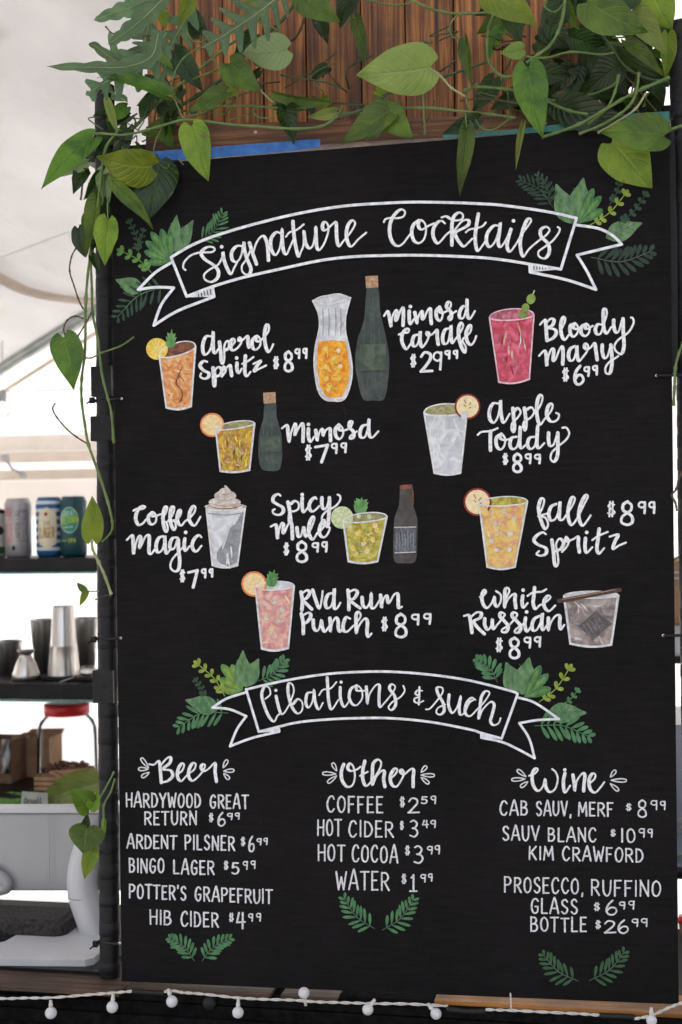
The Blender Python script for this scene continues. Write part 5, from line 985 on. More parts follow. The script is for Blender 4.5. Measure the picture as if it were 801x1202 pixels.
# --- blue fern at the upper left
FN = empty('fern', P(300, -20, .02)); tag(FN, 'grey green fern with deeply lobed fronds at the upper left of the planter', 'fern')
def frond(pts, wd, lobes, Y=-.05, mt=M_FERN, tip=.5, flat=False):
    q = [P(a, b, Y - .012 * i) for i, (a, b) in enumerate(pts)]; c = crm(q, 8); N = len(c); k = K(pts[0][0], pts[0][1], Y); m_ = MB(); rowsL = []; view = (CAM - c[N // 2]).normalized()
    M_ = lobes * 16; rows = []
    for i in range(M_ + 1):
        f = i / M_ * (N - 1); a = min(int(f), N - 2); p0 = c[a].lerp(c[a + 1], f - a); d = (c[a + 1] - c[a]).normalized(); s_ = d.cross(view).normalized(); n = s_.cross(d)
        t = i / M_; env = (sin(pi * min(1, t * .86 + .10)) ** .6) * (1 - .45 * t) + .05; row = []
        for sg in (-1, 1):
            ph = (i / 16 + (.4 if sg > 0 else 0)) % 1.0; lf = .15 + .85 * min(1, max(0, (1 - abs(2 * ph - 1) ** 1.6) * 1.9 - .75)) if not flat else .72 + .28 * sin(pi * ph)
            if t > .94: lf = max(lf, .5) * (1 - t) / .06 + .02
            w_ = wd * k / 2 * env * lf; sweep = d * (w_ * .55 * (0 if flat else 1))
            pts_ = [p0 + s_ * sg * w_ * u + sweep * u + n * (w_ * .10 * sin(u * 2 + i * .15)) for u in (1, .66, .33)]
            row = pts_ + [p0] if sg < 0 else row + pts_[::-1]
        rows.append(row)
    m_.grid(rows, mt, True, False, uv=True); o = m_.build('frond', FN)
    mr_ = MB(); mr_.tube([v - view * -.0006 for v in c], [.0011 * (1 - .6 * i / N) for i in range(N)], M_STEML, 6); mr_.build('midrib', o); return o
frond([(338, -14), (312, 8), (278, 32), (238, 56)], 74, 7, -.07)
frond([(186, 40), (178, 66), (150, 78), (116, 79), (55, 78)], 24, 8, -.04, flat=True)
frond([(196, 38), (178, 62), (150, 84), (124, 96), (101, 112)], 58, 6, -.03)
frond([(196, -6), (172, 18), (148, 38), (127, 52)], 26, 5, -.06, flat=True)
frond([(182, -8), (160, 6), (138, 14), (110, 24)], 26, 5, -.02, flat=True)
frond([(176, 20), (170, 50), (160, 80), (150, 100)], 36, 5, .01); frond([(230, 6), (208, 40), (196, 70), (190, 110)], 50, 6, .03); frond([(150, 78), (128, 66), (112, 54), (104, 52)], 14, 3, -.03, flat=True)
frond([(170, 100), (150, 78), (135, 60), (128, 36)], 16, 4, .0, flat=True); frond([(150, 120), (130, 108), (120, 104), (101, 111)], 16, 3, -.03)
vine(FN, [(196, 40, .0), (174, 42, .0), (156, 44, .0), (134, 40, .0), (124, 31, .0)], .0012, M_STEMB, name='stem'); vine(FN, [(150, 78, .0), (164, 60, .0), (188, 42, .0), (196, 10, .02)], .0014, M_STEMB, name='stem')

# ================================================================ TENT
def rp(px, py, o, n):
    d = ray(px, py); return CAM + d * ((o - CAM).dot(n) / d.dot(n))
YT = 3.4
r0, r1 = P(0, 434, YT), P(100, 371, YT); rd_ = (r1 - r0).normalized()
ridge = r0 + rd_ * ((1.0 - r0.x) / rd_.x); eave = r0 + rd_ * ((-2.9 - r0.x) / rd_.x); eave_r = Vector((4.9, YT, eave.z))
RN = rd_.cross(Vector((0, -1, 0))).normalized(); RN = RN if RN.z > 0 else -RN
tent = empty('market_tent', (0, 2, 0)); tag(tent, 'white fabric market tent with metal rafters over the bar', 'tent')
def sheet(name, a, b, dv, nu, nv, mt, par, amp=.012, th=.0):
    """cloth sheet a-b swept by dv, gently uneven"""
    rows = []
    nn = (b - a).cross(dv).normalized()
    for i in range(nu + 1):
        u = i / nu; row = []
        for j in range(nv + 1):
            v = j / nv; e = sin(pi * u) * sin(pi * v)
            row.append(a.lerp(b, u) + dv * v + nn * amp * (sin(u * 21 + v * 13) * .5 + sin(u * 7 - v * 31 + 1) * .35 + sin(u * 47 + v * 5 + 2) * .25) * e)
        rows.append(row)
    m_ = MB(); m_.grid(rows, mt, True); return m_.build(name, par, solid=.002)
upv = Vector((0, 0, .02))
sheet('roof_panel', eave + upv, ridge + upv, Vector((0, -4.1, 0)), 60, 60, M_FABRIC, tent, .02)
sheet('roof_panel', ridge + upv + Vector((.002, 0, 0)), eave_r + upv, Vector((0, -4.1, 0)), 30, 30, M_FABRIC, tent, .02)
for yy in (3.4, -.65):
    for a, b in ((eave, ridge), (ridge, eave_r)):
        a2, b2 = Vector((a.x, yy, a.z)), Vector((b.x, yy, b.z)); m_ = MB(); m_.tube([a2, b2], .027, M_GALV, 16); m_.build('rafter', tent)
for x, z in ((eave.x, eave.z), (eave_r.x, eave_r.z)):
    for yy in (3.4, -.65): m_ = MB(); m_.tube([(x, yy, 0), (x, yy, z)], .03, M_GALV, 14); m_.build('leg', tent)
YW = YT + .03
def wtop(x):
    if x <= ridge.x: return max(eave.z, r0.z + (x - r0.x) * rd_.z / rd_.x) - .012
    return max(eave.z, ridge.z + (x - ridge.x) / (eave_r.x - ridge.x) * (eave.z - ridge.z)) - .012
rows = [[Vector((x, YW + .02 * sin(i * 1.1) + .012 * sin(i * .37 + j), wtop(x) * j / 24)) for i, x in enumerate([-7 + 13.5 * q_ / 80 for q_ in range(81)])] for j in range(25)]
m_ = MB(); m_.grid(rows, M_WALLF, True); m_.build('wall_panel', tent, solid=.002)
# highlight and shadow put in as coloured strips, seam and strap on the roof cloth (hugging it from below)
ro = r0 + RN * -.012
def on_roof(pts, wd, th, mt, name):
    q = crm([rp(a, b, ro, RN) for a, b in pts], 6); m_ = MB(); rows = []
    for i, p_ in enumerate(q):
        d = (q[min(i + 1, len(q) - 1)] - q[max(i - 1, 0)]).normalized(); s_ = d.cross(RN).normalized()
        rows.append([p_ - s_ * wd, p_ + s_ * wd])
    m_.grid(rows, mt, True); o = m_.build(name, tent, solid=th); return o
on_roof([(-60, 326), (0, 303), (85, 271), (130, 254)], .004, .004, M_WALLF, 'seam')
on_roof([(-80, 296), (-10, 322), (30, 341), (70, 350), (110, 354), (170, 356)], .022, .002, M_BEIGE, 'shadow_band')
q = [P(a, b, YT - .02) for a, b in ((-60, 500), (0, 462), (60, 424), (112, 391), (400, 205))]; m_ = MB(); m_.tube(q, .010, M_BEIGE2, 8); m_.build('piping', tent)
m_ = MB(); m_.tube([P(-60, 462, YT - .03), P(0, 460, YT - .03), P(60, 458, YT - .03), P(300, 448, YT - .03)], .0028, M_DARK, 6); m_.build('guy_wire', tent)
# level rails across the back of the tent, seen under the roof
fr = empty('back_rail', P(60, 540, 3.1)); tag(fr, 'beige cloth bands hanging level across the back of the tent above the cans', 'rail')
for y0, y1, mt, dy in ((510, 529, M_BEIGE2, 0), (529, 542, M_BEIGE, .03), (551, 563, M_BEIGE, .0)):
    a, b = P(-300, y0, 3.1 + dy), P(760, y1, 3.1 + dy); zz = (P(60, y0, 3.1).z, P(60, y1, 3.1).z); m_ = MB(); m_.grid([[Vector((a.x + (b.x - a.x) * i / 40, 3.1 + dy + .006 * sin(i * .9), z_)) for i in range(41)] for z_ in zz], mt); m_.build('cloth_band', fr)
a, b = P(-300, 563.6, 3.14), P(760, 607, 3.14); m_ = MB(); m_.grid([[Vector((a.x + (b.x - a.x) * i / 40, 3.17 + .008 * sin(i * .8), z_)) for i in range(41)] for z_ in (P(60, 563.6, 3.14).z, P(60, 607, 3.14).z)], M_CREAM); m_.build('cream_band', fr)
for x in (-4.2, 2.9): m_ = MB(); m_.box((x, 3.2, .99), (.05, .05, 1.98), M_GALV); m_.build('leg', fr)

# ================================================================ SHELVES BEHIND THE POST
su = empty('shelf_unit', (P(60, 900, 1.5).x, 1.5, 0)); tag(su, 'black shelf unit with grey uprights holding cans and shakers', 'shelf')
YS = 1.30; ZS = []
xl, xr = P(-330, 650, YS).x, P(113, 650, YS).x
for yt, yb, edge_ in ((655.5, 671, True), (803, 821.5, True), (935, 952, False)):
    zt, zb = P(60, yt, YS).z, P(60, yb, YS).z; ZS.append(zt)
    m_ = MB(); m_.box(((xl + xr) / 2, YS + .19, (zt + zb) / 2), (xr - xl, .38, zt - zb), M_DARK); o = m_.build('shelf_board', su, bevel=.003)
    m_ = MB(); m_.box(((xl + xr) / 2, YS - .0032, zb - .0025), (xr - xl, .006, .0055), M_SHELFEDGE); m_.build('edge_strip', o)
for x, yy in ((P(110.5, 700, YS).x, YS + .05), (P(110.5, 700, YS).x, YS + .33), (xl + .02, YS + .05), (xl + .02, YS + .33)):
    m_ = MB(); m_.box((x + .012, yy, ZS[0] / 2 - .002), (.036, .03, ZS[0]), M_GREYMETAL); m_.build('upright', su, bevel=.002)
def cylmap(c, r, cx, rpx, top=None):
    vd = Vector((CAM.x - c.x, CAM.y - c.y, 0)).normalized(); sx = Vector((-vd.y, vd.x, 0))
    if sx.x < 0: sx = -sx
    def f(x, y, h):
        t = math.asin(max(-.998, min(.998, (x - cx) / rpx))); q = c + (vd * cos(t) + sx * sin(t)) * (r + .0006 + h); z = P(cx, y, c.y).z
        return Vector((q.x, q.y, z))
    return f
def can(cx, ytop, w_, body, label, Y=1.42, stripes=None):
    c = P(cx, 650, Y); c.z = ZS[0] + .0003; r = w_ / 2 * K(cx, 650, Y); zt = P(cx, ytop, Y).z - c.z
    prof = [(.0001, .004), (r * .72, .004), (r * .78, .0), (r * .86, .001), (r, .011), (r, zt - .017), (r * .97, zt - .010), (r * .86, zt - .003), (r * .86, zt)]
    t = empty('drink_can', c); tag(t, label, 'can', 'tall drink cans on the top shelf')
    m_ = MB(); m_.lathe(c, prof, body, 32); m_.build('body', t)
    m_ = MB(); m_.lathe(c, [(r * .86, zt), (r * .875, zt + .0015), (r * .83, zt + .002), (r * .80, zt - .004), (.0001, zt - .004)], M_STEEL, 32); m_.box(c + Vector((0, -r * .2, zt - .002)), (.013, .02, .0015), M_STEEL); m_.build('lid', t)
    pt = Painter(cylmap(c, r, cx, w_ / 2)); pt.cyl = True; return t, pt
def C_(n, a, rough=.35, metal=.0): return mat(n, s2l(a), tuple(min(1, x * 1.12 + .002) for x in s2l(a)), rough=rough, metal=metal, scale=60)
t, p = can(-8, 598, 30, C_('can_white', (196, 196, 190)), 'pale can with green foot cut off by the left edge of the photo')
p.poly([(-22.5, 642), (6.6, 642), (6.6, 650), (-22.5, 650)], C_('can_green', (40, 84, 44))); p.poly([(-22.5, 599), (6.8, 599), (6.8, 603), (-22.5, 603)], C_('can_black', (24, 24, 26))); p.ell(0, 623, 4, 5, C_('can_black', (24, 24, 26))); p.build('label', t)
t, p = can(22, 585.5, 29.5, C_('can_silver_grey', (172, 166, 166), .3, .3), 'silver grey can with pink vertical lettering beside the striped can')
cp, cg = C_('can_pink', (196, 110, 124)), C_('can_dark_grey', (112, 110, 114))
def vtext(p, s, x, y0, y1, w_, mt, lw):
    """letters turned on their side, reading up the can"""
    n = len(s); h = (y1 - y0) / n
    for i, ch in enumerate(s):
        for st in F[ch].split(';'):
            pts = [tuple(float(v) / 100 for v in c.split(',')) for c in st.split()]
            p.stroke([(x + w_ * (1 - b), y1 - h * (i + .08 + a * .8)) for a, b in pts], lw, lw, mt, n=3)
vtext(p, 'RUSSIAN', 9.6, 596, 636, 5.6, cp, 1.1); vtext(p, 'IMPERIAL', 19.5, 597, 637, 4.4, cg, .8); vtext(p, 'STOUTALE', 26.5, 597, 637, 4, cg, .7); p.ell(17, 643, 2.3, 2.9, C_('can_black', (24, 24, 26))); p.build('label', t)
t, p = can(58.5, 584, 29, C_('can_blue', (36, 92, 138)), 'blue and white striped can with a cream badge label')
wh = C_('can_stripe_white', (206, 218, 224)); cr = C_('can_cream', (222, 212, 186)); gd = C_('can_gold', (172, 138, 70))
for y in range(588, 650, 9): p.poly([(44.2, y), (72.8, y), (72.8, y + 4), (44.2, y + 4)], wh)
p.poly([(47.5, 602), (51, 598.5), (56, 595.5), (61, 598.5), (66, 601), (66.5, 620), (66, 638), (61, 641), (56, 644.5), (51, 641), (47.2, 638), (47, 620)], cr)
p.stroke([(47.5, 602), (51, 598.5), (56, 595.5), (61, 598.5), (66, 601), (66.5, 620), (66, 638), (61, 641), (56, 644.5), (51, 641), (47.2, 638), (47, 620), (47.5, 602)], .6, .6, gd, smooth=False)
p.ell(55, 603.5, 2.2, 2.4, C_('can_red', (170, 36, 40))); p.stroke([(52, 609.5), (62, 609.5)], .5, .5, cp, smooth=False)
for ch, x in zip('THE', (52.2, 55, 57.8)): glyph(p, ch, x, 612, x + 2.1, 616.5, .6, .6, gd)
for ch, x in zip('LAGER', (49, 52.1, 55.2, 58.3, 61.4)): glyph(p, ch, x, 619, x + 2.4, 631, 1.05, 1.05, gd)
p.stroke([(51, 636), (63, 636)], .5, .5, gd, smooth=False); p.build('label', t)
t, p = can(87, 583, 29.5, C_('can_deep_teal', (16, 66, 72)), 'deep teal can with a bright green oval partly hidden by a leaf')
tg, ly = C_('can_oval_green', (34, 142, 112)), C_('can_yellow_green', (170, 200, 60)); lw = C_('can_oval_rim', (190, 214, 200))
p.ell(82.5, 610.5, 10, 15.2, lw); p.ell(82.5, 610.5, 9.3, 14.4, tg)
for i, ch in enumerate('GREAT'): glyph(p, ch, 75 + i * 2.9, 600.5 - i * .2, 77.1 + i * 2.9, 606 - i * .2, .65, .65, lw)
for i, ch in enumerate('RETURN'): glyph(p, ch, 74.6 + i * 2.9, 608 - i * .4, 76.8 + i * 2.9, 615 - i * .4, .9, .9, ly)
for i, ch in enumerate('IPA'): glyph(p, ch, 81 + i * 2.9, 632, 83 + i * 2.9, 636.5, .8, .8, ly)
p.stroke([(74.5, 634.3), (79.6, 634.3)], .8, .8, ly, smooth=False); p.stroke([(78, 619), (86, 618)], 1, 1, cr, smooth=False); p.build('label', t)

def vessel(name, cx, ybase, prof_px, mt, label, cat, Y=1.45, zi=1, grp=None, seg=36, axis=None, inner=True):
    c = P(cx, ybase, Y); c.z = ZS[zi] + .0004; k = K(cx, ybase, Y)
    pr = [(max(.0001, r * k), max(0, P(cx, y, Y).z - c.z)) for r, y in prof_px]
    m_ = MB(); m_.lathe(c, pr, mt, seg, axis); o = m_.build(name); tag(o, label, cat, grp); return o, c, k
vessel('shaker_tin', 75.5, 794, [(0, 793.6), (17.4, 793.8), (18.4, 793.4), (18, 791), (15, 758.6), (15.4, 757.6), (14.7, 756.4), (12.2, 716), (11.6, 713), (11.8, 711.5), (11.2, 711), (0, 712)], M_STEEL, 'tall two piece steel cocktail shaker standing upside down in the middle of the shelf', 'shaker', 1.42)
def tin(cx, top, rt, rb, label, Y): return vessel('mixing_tin', cx, 797, [(0, 796.8), (rb, 797), (rb + .4, 795), (rt, top + 1), (rt + .5, top), (rt - .2, top + .2), (rb - .6, 790), (0, 790)], M_STEEL2, label, 'mixing tin', Y, grp='open steel mixing tins on the middle shelf')
tin(52, 727, 14.6, 9.5, 'open steel mixing tin just left of the tall shaker', 1.56); tin(101, 725, 14.4, 9.6, 'open steel mixing tin partly behind the tall shaker on its right', 1.56); tin(11, 752, 15.4, 11, 'short wide steel mixing tin at the left edge of the photo', 1.55)
vessel('jigger', 31, 799.5, [(0, 799), (16, 799.5), (16.6, 798.8), (14.6, 790), (10.8, 778), (7.4, 771.4), (6, 769.4), (7.0, 767.6), (9.4, 764), (9.9, 763), (9.2, 763.3), (6.2, 768), (0, 768.6)], M_STEEL, 'small steel jigger with a pinched waist in front of the mixing tin', 'jigger', 1.38)
# bar mat and spoon
m_ = MB(); q = [PZ(x, y, ZS[1] + .001) for x, y in ((48, 799), (112, 800), (112, 791), (66, 789))]; m_.hexa(q, [v + Vector((0, 0, .010)) for v in q], M_BLACK); o = m_.build('bar_mat', bevel=.003); tag(o, 'black rubber bar mat under the steel shaker at the right end of shelf', 'bar mat')
m_ = MB(); c = P(103, 787, 1.37); rows = []
for i in range(9):
    a = pi * i / 8; rows.append([c + Vector((-.026 * cos(a), .006 * sin(2 * pi * j / 12), .0)) + Vector((0, .012 * sin(a) * cos(2 * pi * j / 12), .014 * sin(a) * sin(2 * pi * j / 12))) for j in range(12)])
m_.grid(rows, M_STEEL, True, True); o = m_.build('bar_spoon'); tag(o, 'steel bar spoon lying on the black mat beside the shaker', 'spoon'); m_ = MB(); m_.tube([c + Vector((-.022, 0, 0)), P(86, 795, 1.33), P(70, 801, 1.31)], .0022, M_STEEL, 8); m_.build('handle', o)
# red lidded jar
def glass_mat():
    m = bpy.data.materials.new('clear_glass'); m.use_nodes = True; N = m.node_tree; L = N.links; N.nodes.remove(N.nodes['Principled BSDF'])
    t_ = N.nodes.new('ShaderNodeBsdfTransparent'); g_ = N.nodes.new('ShaderNodeBsdfGlossy'); g_.inputs['Roughness'].default_value = .05; fr_ = N.nodes.new('ShaderNodeFresnel'); fr_.inputs[0].default_value = 1.12
    mx = N.nodes.new('ShaderNodeMixShader'); t_.inputs[0].default_value = (.93, .93, .92, 1); L.new(fr_.outputs[0], mx.inputs[0]); L.new(t_.outputs[0], mx.inputs[1]); L.new(g_.outputs[0], mx.inputs[2]); L.new(mx.outputs[0], N.nodes['Material Output'].inputs[0]); return m
M_GLASS = glass_mat()
YJ = 1.47; c = P(80, 924, YJ); c.z = ZS[2] + .0005; k = K(80, 924, YJ); jr = empty('glass_jar', c); tag(jr, 'large clear glass jar with a red screw lid and brown contents', 'jar')
def lat(name, pr, mt, par, yb=924, seg=36):
    m_ = MB(); m_.lathe(c, [(max(.0001, r * k), max(0, P(80, y, YJ).z - c.z)) for r, y in pr], mt, seg); return m_.build(name, par)
lat('glass_body', [(0, 923), (30, 923), (33, 919), (34, 910), (33.5, 870), (33, 855), (30, 846), (25, 841), (23.6, 838), (23.4, 828)], M_GLASS, jr)
o = lat('lid', [(24.6, 838.4), (25.2, 838), (25.4, 827), (24.4, 825.6), (22, 825.2), (0, 825)], M_RED, jr, seg=60)
cn = Painter(lambda x, y, h: Vector((0, 0, 0))); m_ = MB(); rq = random.Random(9); M_NUT = mat('brown_dried_peel', (.09, .035, .02), (.22, .10, .055), rough=.7, scale=80)
for _ in range(260):
    a, rr_ = rq.uniform(0, 2 * pi), 29 * k * rq.random() ** .5; z = rq.uniform(.004, .045 + .022 * (1 - rr_ / (34 * k))); cc = c + Vector((rr_ * cos(a), rr_ * sin(a), z)); m_.box(cc, (rq.uniform(.008, .02), rq.uniform(.006, .014), rq.uniform(.003, .008)), M_NUT, Matrix.Rotation(rq.uniform(0, 3), 3, Vector((rq.random(), rq.random(), rq.random())).normalized()))
tag(m_.build('dried_peel', jr), kind='stuff')
# cardboard boxes
def cbox(name, pts, Y, depth, label, cat, mt=M_CARD, mtd=M_CARDD, open_top=True, base=2):
    (x0, x1, y0, y1) = pts; a, b = P(x0, y1, Y), P(x1, y0, Y); zb = ZS[base] + .0005; zt = b.z; th = .004; xm, hz = (a.x + b.x) / 2, (zb + zt) / 2
    t = empty(name, (xm, Y, zb)); tag(t, label, cat)
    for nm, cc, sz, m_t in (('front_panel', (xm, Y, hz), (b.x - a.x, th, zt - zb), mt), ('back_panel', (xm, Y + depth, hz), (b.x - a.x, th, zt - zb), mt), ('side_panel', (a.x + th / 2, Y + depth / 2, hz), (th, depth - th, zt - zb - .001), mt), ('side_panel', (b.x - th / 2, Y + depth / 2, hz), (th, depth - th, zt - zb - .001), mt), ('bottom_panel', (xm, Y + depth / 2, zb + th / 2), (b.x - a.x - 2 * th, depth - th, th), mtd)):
        m_ = MB(); m_.box(cc, sz, m_t); m_.build(nm, t)
    return t, a, b, zt
t, a, b, zt = cbox('cardboard_box', (14, 58, 866, 929), 1.56, .09, 'upright brown cardboard box beside the red lidded jar', 'box')
m_ = MB(); q = [Vector((a.x + .004, 1.652, zt - .004)), Vector((b.x, 1.652, zt - .004)), Vector((b.x + .004, 1.66, zt + .012)), Vector((a.x + .02, 1.66, zt + .010))]; m_.hexa(q, [v + Vector((0, .003, 0)) for v in q], M_CARD); m_.build('flap', t)
p = Painter(lambda x, y, h: P(x, y, 1.5575 - h))
for i in range(5): p.stroke([(35, 881 + i * 1.6), (46 - i % 2, 880.5 + i * 1.6)], .6, .6, M_CARDD, smooth=False)
p.stroke([(16, 906), (57, 905)], .9, .9, mat('box_tape', (.40, .26, .15), (.48, .32, .20), rough=.4, scale=50), smooth=False); p.build('print', t)
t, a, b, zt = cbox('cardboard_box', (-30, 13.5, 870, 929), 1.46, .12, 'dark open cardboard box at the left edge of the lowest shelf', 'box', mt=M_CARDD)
m_ = MB(); rows = [[P(2 + j * 3.2 + 1.5 * sin(i * 2 + j), 868 + i * 8, 1.44 - .012 * sin(i * 1.3 + j * 2)) for j in range(4)] for i in range(6)]; m_.grid(rows, mat('plastic_film', (.40, .38, .36), (.52, .50, .48), rough=.25, scale=30), True); m_.build('plastic_liner', t, solid=.001)
m_ = MB(); q = [P(58, 905, 1.365), P(84, 921, 1.33), P(116, 913, 1.35), P(113, 900.5, 1.385)]; m_.hexa([v - Vector((0, 0, .006)) for v in q], q, M_CARD); o = m_.build('cardboard_sheet', bevel=.001); tag(o, 'folded piece of brown cardboard leaning below the glass jar', 'cardboard')
m_ = MB(); q = [P(64, 906.5, 1.358), P(86, 917.5, 1.334), P(87, 917.2, 1.334), P(65.5, 906, 1.358)]; m_.hexa(q, [v + Vector((0, 0, .0015)) for v in q], M_CARDD); m_.build('crease', o)
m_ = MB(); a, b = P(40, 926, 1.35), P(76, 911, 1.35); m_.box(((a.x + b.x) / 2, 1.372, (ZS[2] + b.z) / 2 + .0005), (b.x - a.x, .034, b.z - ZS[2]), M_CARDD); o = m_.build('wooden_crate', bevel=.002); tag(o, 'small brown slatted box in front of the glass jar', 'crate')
for i in range(3): z = ZS[2] + (b.z - ZS[2]) * (.2 + .3 * i); m_ = MB(); m_.box(((a.x + b.x) / 2, 1.353, z), (b.x - a.x, .004, (b.z - ZS[2]) * .2), M_CARD); m_.build('slat', o)
m_ = MB(); a, b = P(-30, 0, 1.345), P(3.5, 0, 1.345); m_.box((b.x - .03, 1.35, (ZS[1] + ZS[2]) / 2 - .03), (.06, .02, .34), M_GREYMETAL)
# banana leaf style big leaf on the lowest shelf and leafy package with a handwritten tag
o = leaf3(None, (128, 917), (38, 946), 42, 1.28, 1.31, M_LEAFP, fold=.3, droop=.1, notch=0, name='broad_leaf'); tag(o, 'broad pale green leaf lying on the lowest shelf behind the screen', 'leaf')
m_ = MB(); c0 = P(24, 940, 1.33); rows = []
for i in range(9):
    a = pi * i / 8; rows.append([c0 + Vector((-.10 * cos(a), .04 * sin(a) * cos(2 * pi * j / 14), .022 * sin(a) ** .6 * sin(2 * pi * j / 14) + .004 * sin(i * 3 + j * 2))) for j in range(14)])
m_.grid(rows, mat('green_herbs', (.06, .17, .02), (.15, .30, .05), rough=.7, scale=60, bump=.004), True, True); o = m_.build('herb_bundle'); tag(o, 'bright green bundle of herbs at the left end of the lowest shelf', 'herbs')
m_ = MB(); q = [P(24, 952, 1.27), P(57, 952, 1.27), P(56, 931, 1.275), P(26, 929, 1.275)]; m_.hexa(q, [v + Vector((0, .001, 0)) for v in q], mat('tag_paper', (.42, .44, .38), (.52, .54, .47), rough=.8, scale=30)); o = m_.build('paper_tag'); tag(o, 'small pale paper tag with handwriting in front of the broad leaf', 'paper tag')
p = Painter(lambda x, y, h: P(x, y, 1.2685 - h)); x = 28.5
for ch, wd in (('O', 4), ('n', 4), ('a', 4), ('l', 2), ('l', 2)):
    gl = {'n': [[(0, 1), (0, .35)], [(0, .5), (.4, .35), (.9, .5), (.9, 1)]], 'a': [[(.85, .4), (.2, .45), (.1, .9), (.7, .95), (.9, .4), (.95, 1)]], 'l': [[(.3, 0), (.4, 1)]], 'O': [[(.5, 0), (.05, .4), (.3, .95), (.9, .6), (.5, 0)]]}[ch]
    for st in gl: p.stroke([(x + a * wd * .9, 936 + b * 8) for a, b in st], .9, .9, M_DARK, n=3)
    x += wd + 1.1
p.build('handwriting', o)

# ================================================================ COUNTER, SCREEN
ct = empty('bar_counter', (.4, .3, 0)); tag(ct, 'black bar counter with a worn wooden ledge along its front', 'counter')
zl = TL.z * 0 + P(143, 1152, 0).z - .0006
a = PZ(0, 1166, zl); Yf = -.055
def slab(name, x0, x1, y0, y1, z0, z1, mt, bev=.002):
    m_ = MB(); m_.box(((x0 + x1) / 2, (y0 + y1) / 2, (z0 + z1) / 2), (x1 - x0, y1 - y0, z1 - z0), mt); return m_.build(name, ct, bevel=bev)
xs = [-1.6, -.62, .135, .46, 2.6]
bz = zl - .004
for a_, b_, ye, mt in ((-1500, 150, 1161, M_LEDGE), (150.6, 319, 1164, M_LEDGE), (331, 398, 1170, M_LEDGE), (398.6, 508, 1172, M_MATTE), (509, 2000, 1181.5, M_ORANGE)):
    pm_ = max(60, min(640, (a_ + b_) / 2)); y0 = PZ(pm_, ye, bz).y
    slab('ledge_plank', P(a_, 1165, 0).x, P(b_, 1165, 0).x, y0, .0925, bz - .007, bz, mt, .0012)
slab('ledge_core', -1.6, 2.6, -.018, .0925, bz - .0195, bz - .0075, M_MATTE)
slab('counter_top', -1.6, 2.6, .093, .46, bz - .03, bz - .001, M_DARK, .003)
slab('front_panel', -1.6, 2.6, -.020, .44, 0.0, bz - .0205, M_MATTE, .002)
slab('front_trim', -1.6, 2.6, -.028, -.021, bz - .062, bz - .040, M_MATTE)
# round knob under the ledge
c = P(247, 1177, -.0205); m_ = MB(); m_.lathe(c, [(.0001, .010), (.006, .010), (.0105, .008), (.012, .003), (.012, 0)], M_BLACK, 20, axis=(0, -1, 0)); m_.lathe(c + Vector((0, -.0101, 0)), [(.0001, .001), (.004, .0008), (.005, 0)], M_WRAP, 16, axis=(0, -1, 0)); m_.build('knob', ct)
# black bag on the counter
m_ = MB(); q0 = [PZ(x, y, bz) for x, y in ((-160, 1098), (99, 1094), (97, 1075), (-160, 1078))]; zt = P(50, 1058, q0[0].y).z
a0, a1 = PZ(-160, 1100, bz), PZ(94, 1097, bz); m_.box(((a0.x + a1.x) / 2, a0.y + .06, (bz + P(40, 1060, a0.y + .12).z) / 2), (a1.x - a0.x, .12, P(40, 1060, a0.y + .12).z - bz), mat('black_fabric', (.012, .010, .010), (.05, .042, .038), rough=.9, scale=160, bump=.002, bscale=200)); o = m_.build('black_bag', bevel=.02); tag(o, 'black speckled fabric bag lying on the counter behind the screen stand', 'bag')
# point of sale screen
sc_ = empty('checkout_screen', PZ(60, 1110, bz)); tag(sc_, 'white checkout screen on a curved stand seen from behind', 'screen')
YM = .28
q = [P(-210, 1046, YM), P(170, 1046, YM), P(170, 955, YM), P(-210, 955, YM)]; m_ = MB(); m_.hexa(q, [v + Vector((0, -.012, 0)) for v in q], M_GPLAST)
m_ = MB(); m_.hexa([v for v in q], [v + Vector((0, .02, 0)) for v in q], M_GPLAST); m_.build('back_shell', sc_, bevel=.004)
m_ = MB(); a_, b_ = P(56, 957, YM - .0125), P(59, 1043, YM - .0125); m_.box((a_ + b_) / 2, (.0016, .0012, (a_ - b_).length), M_GREYMETAL); m_.build('seam', sc_)
q = [P(-212, 955, YM - .006), P(172, 955, YM - .006), P(172, 947.5, YM - .006), P(-212, 947.5, YM - .006)]; m_ = MB(); m_.hexa(q, [v + Vector((0, .032, 0)) for v in q], M_WPLAST); m_.build('top_edge', sc_, bevel=.002)
m_ = MB(); m_.tube(crm([P(-60, 1004, YM - .012), P(-22, 1016, YM - .012), P(2, 1030, YM - .012), P(8, 1040, YM - .012), P(-4, 1044, YM - .012), P(-60, 1045, YM - .012)], 5), .012, M_GPLAST, 14); m_.build('lower_lip', sc_)
cs = [(112, 975), (105, 994), (99, 1014), (96.5, 1032), (98.5, 1052), (105, 1072), (112, 1092), (119, 1112)]
pts = [P(x, y, YM - .035 - .004 * i) for i, (x, y) in enumerate(cs)]; kk = K(95, 1050, YM - .04); cc = crm(pts, 4); n_ = 17
m_ = MB(); m_.tube(cc[:n_], [kk * 17.2] * n_, M_WPLAST, 28); m_.build('upper_arm', sc_); m_ = MB(); m_.tube(cc[n_ - 1:], [kk * 17.0] * (len(cc) - n_ + 1), M_WPLAST, 28); m_.build('lower_arm', sc_)
m_ = MB(); m_.tube([cc[n_ - 1] + Vector((0, 0, .0012)), cc[n_ - 1] - Vector((0, 0, .0012))], kk * 17.3, M_GREYMETAL, 28); m_.build('seam_ring', sc_)
zb = bz + .018; base = [(-60, 1126), (100, 1127.5), (110, 1125.5), (117, 1120), (124, 1112), (124, 1090), (112, 1087), (52, 1087), (40, 1089), (22, 1097), (6, 1106), (-60, 1118)]
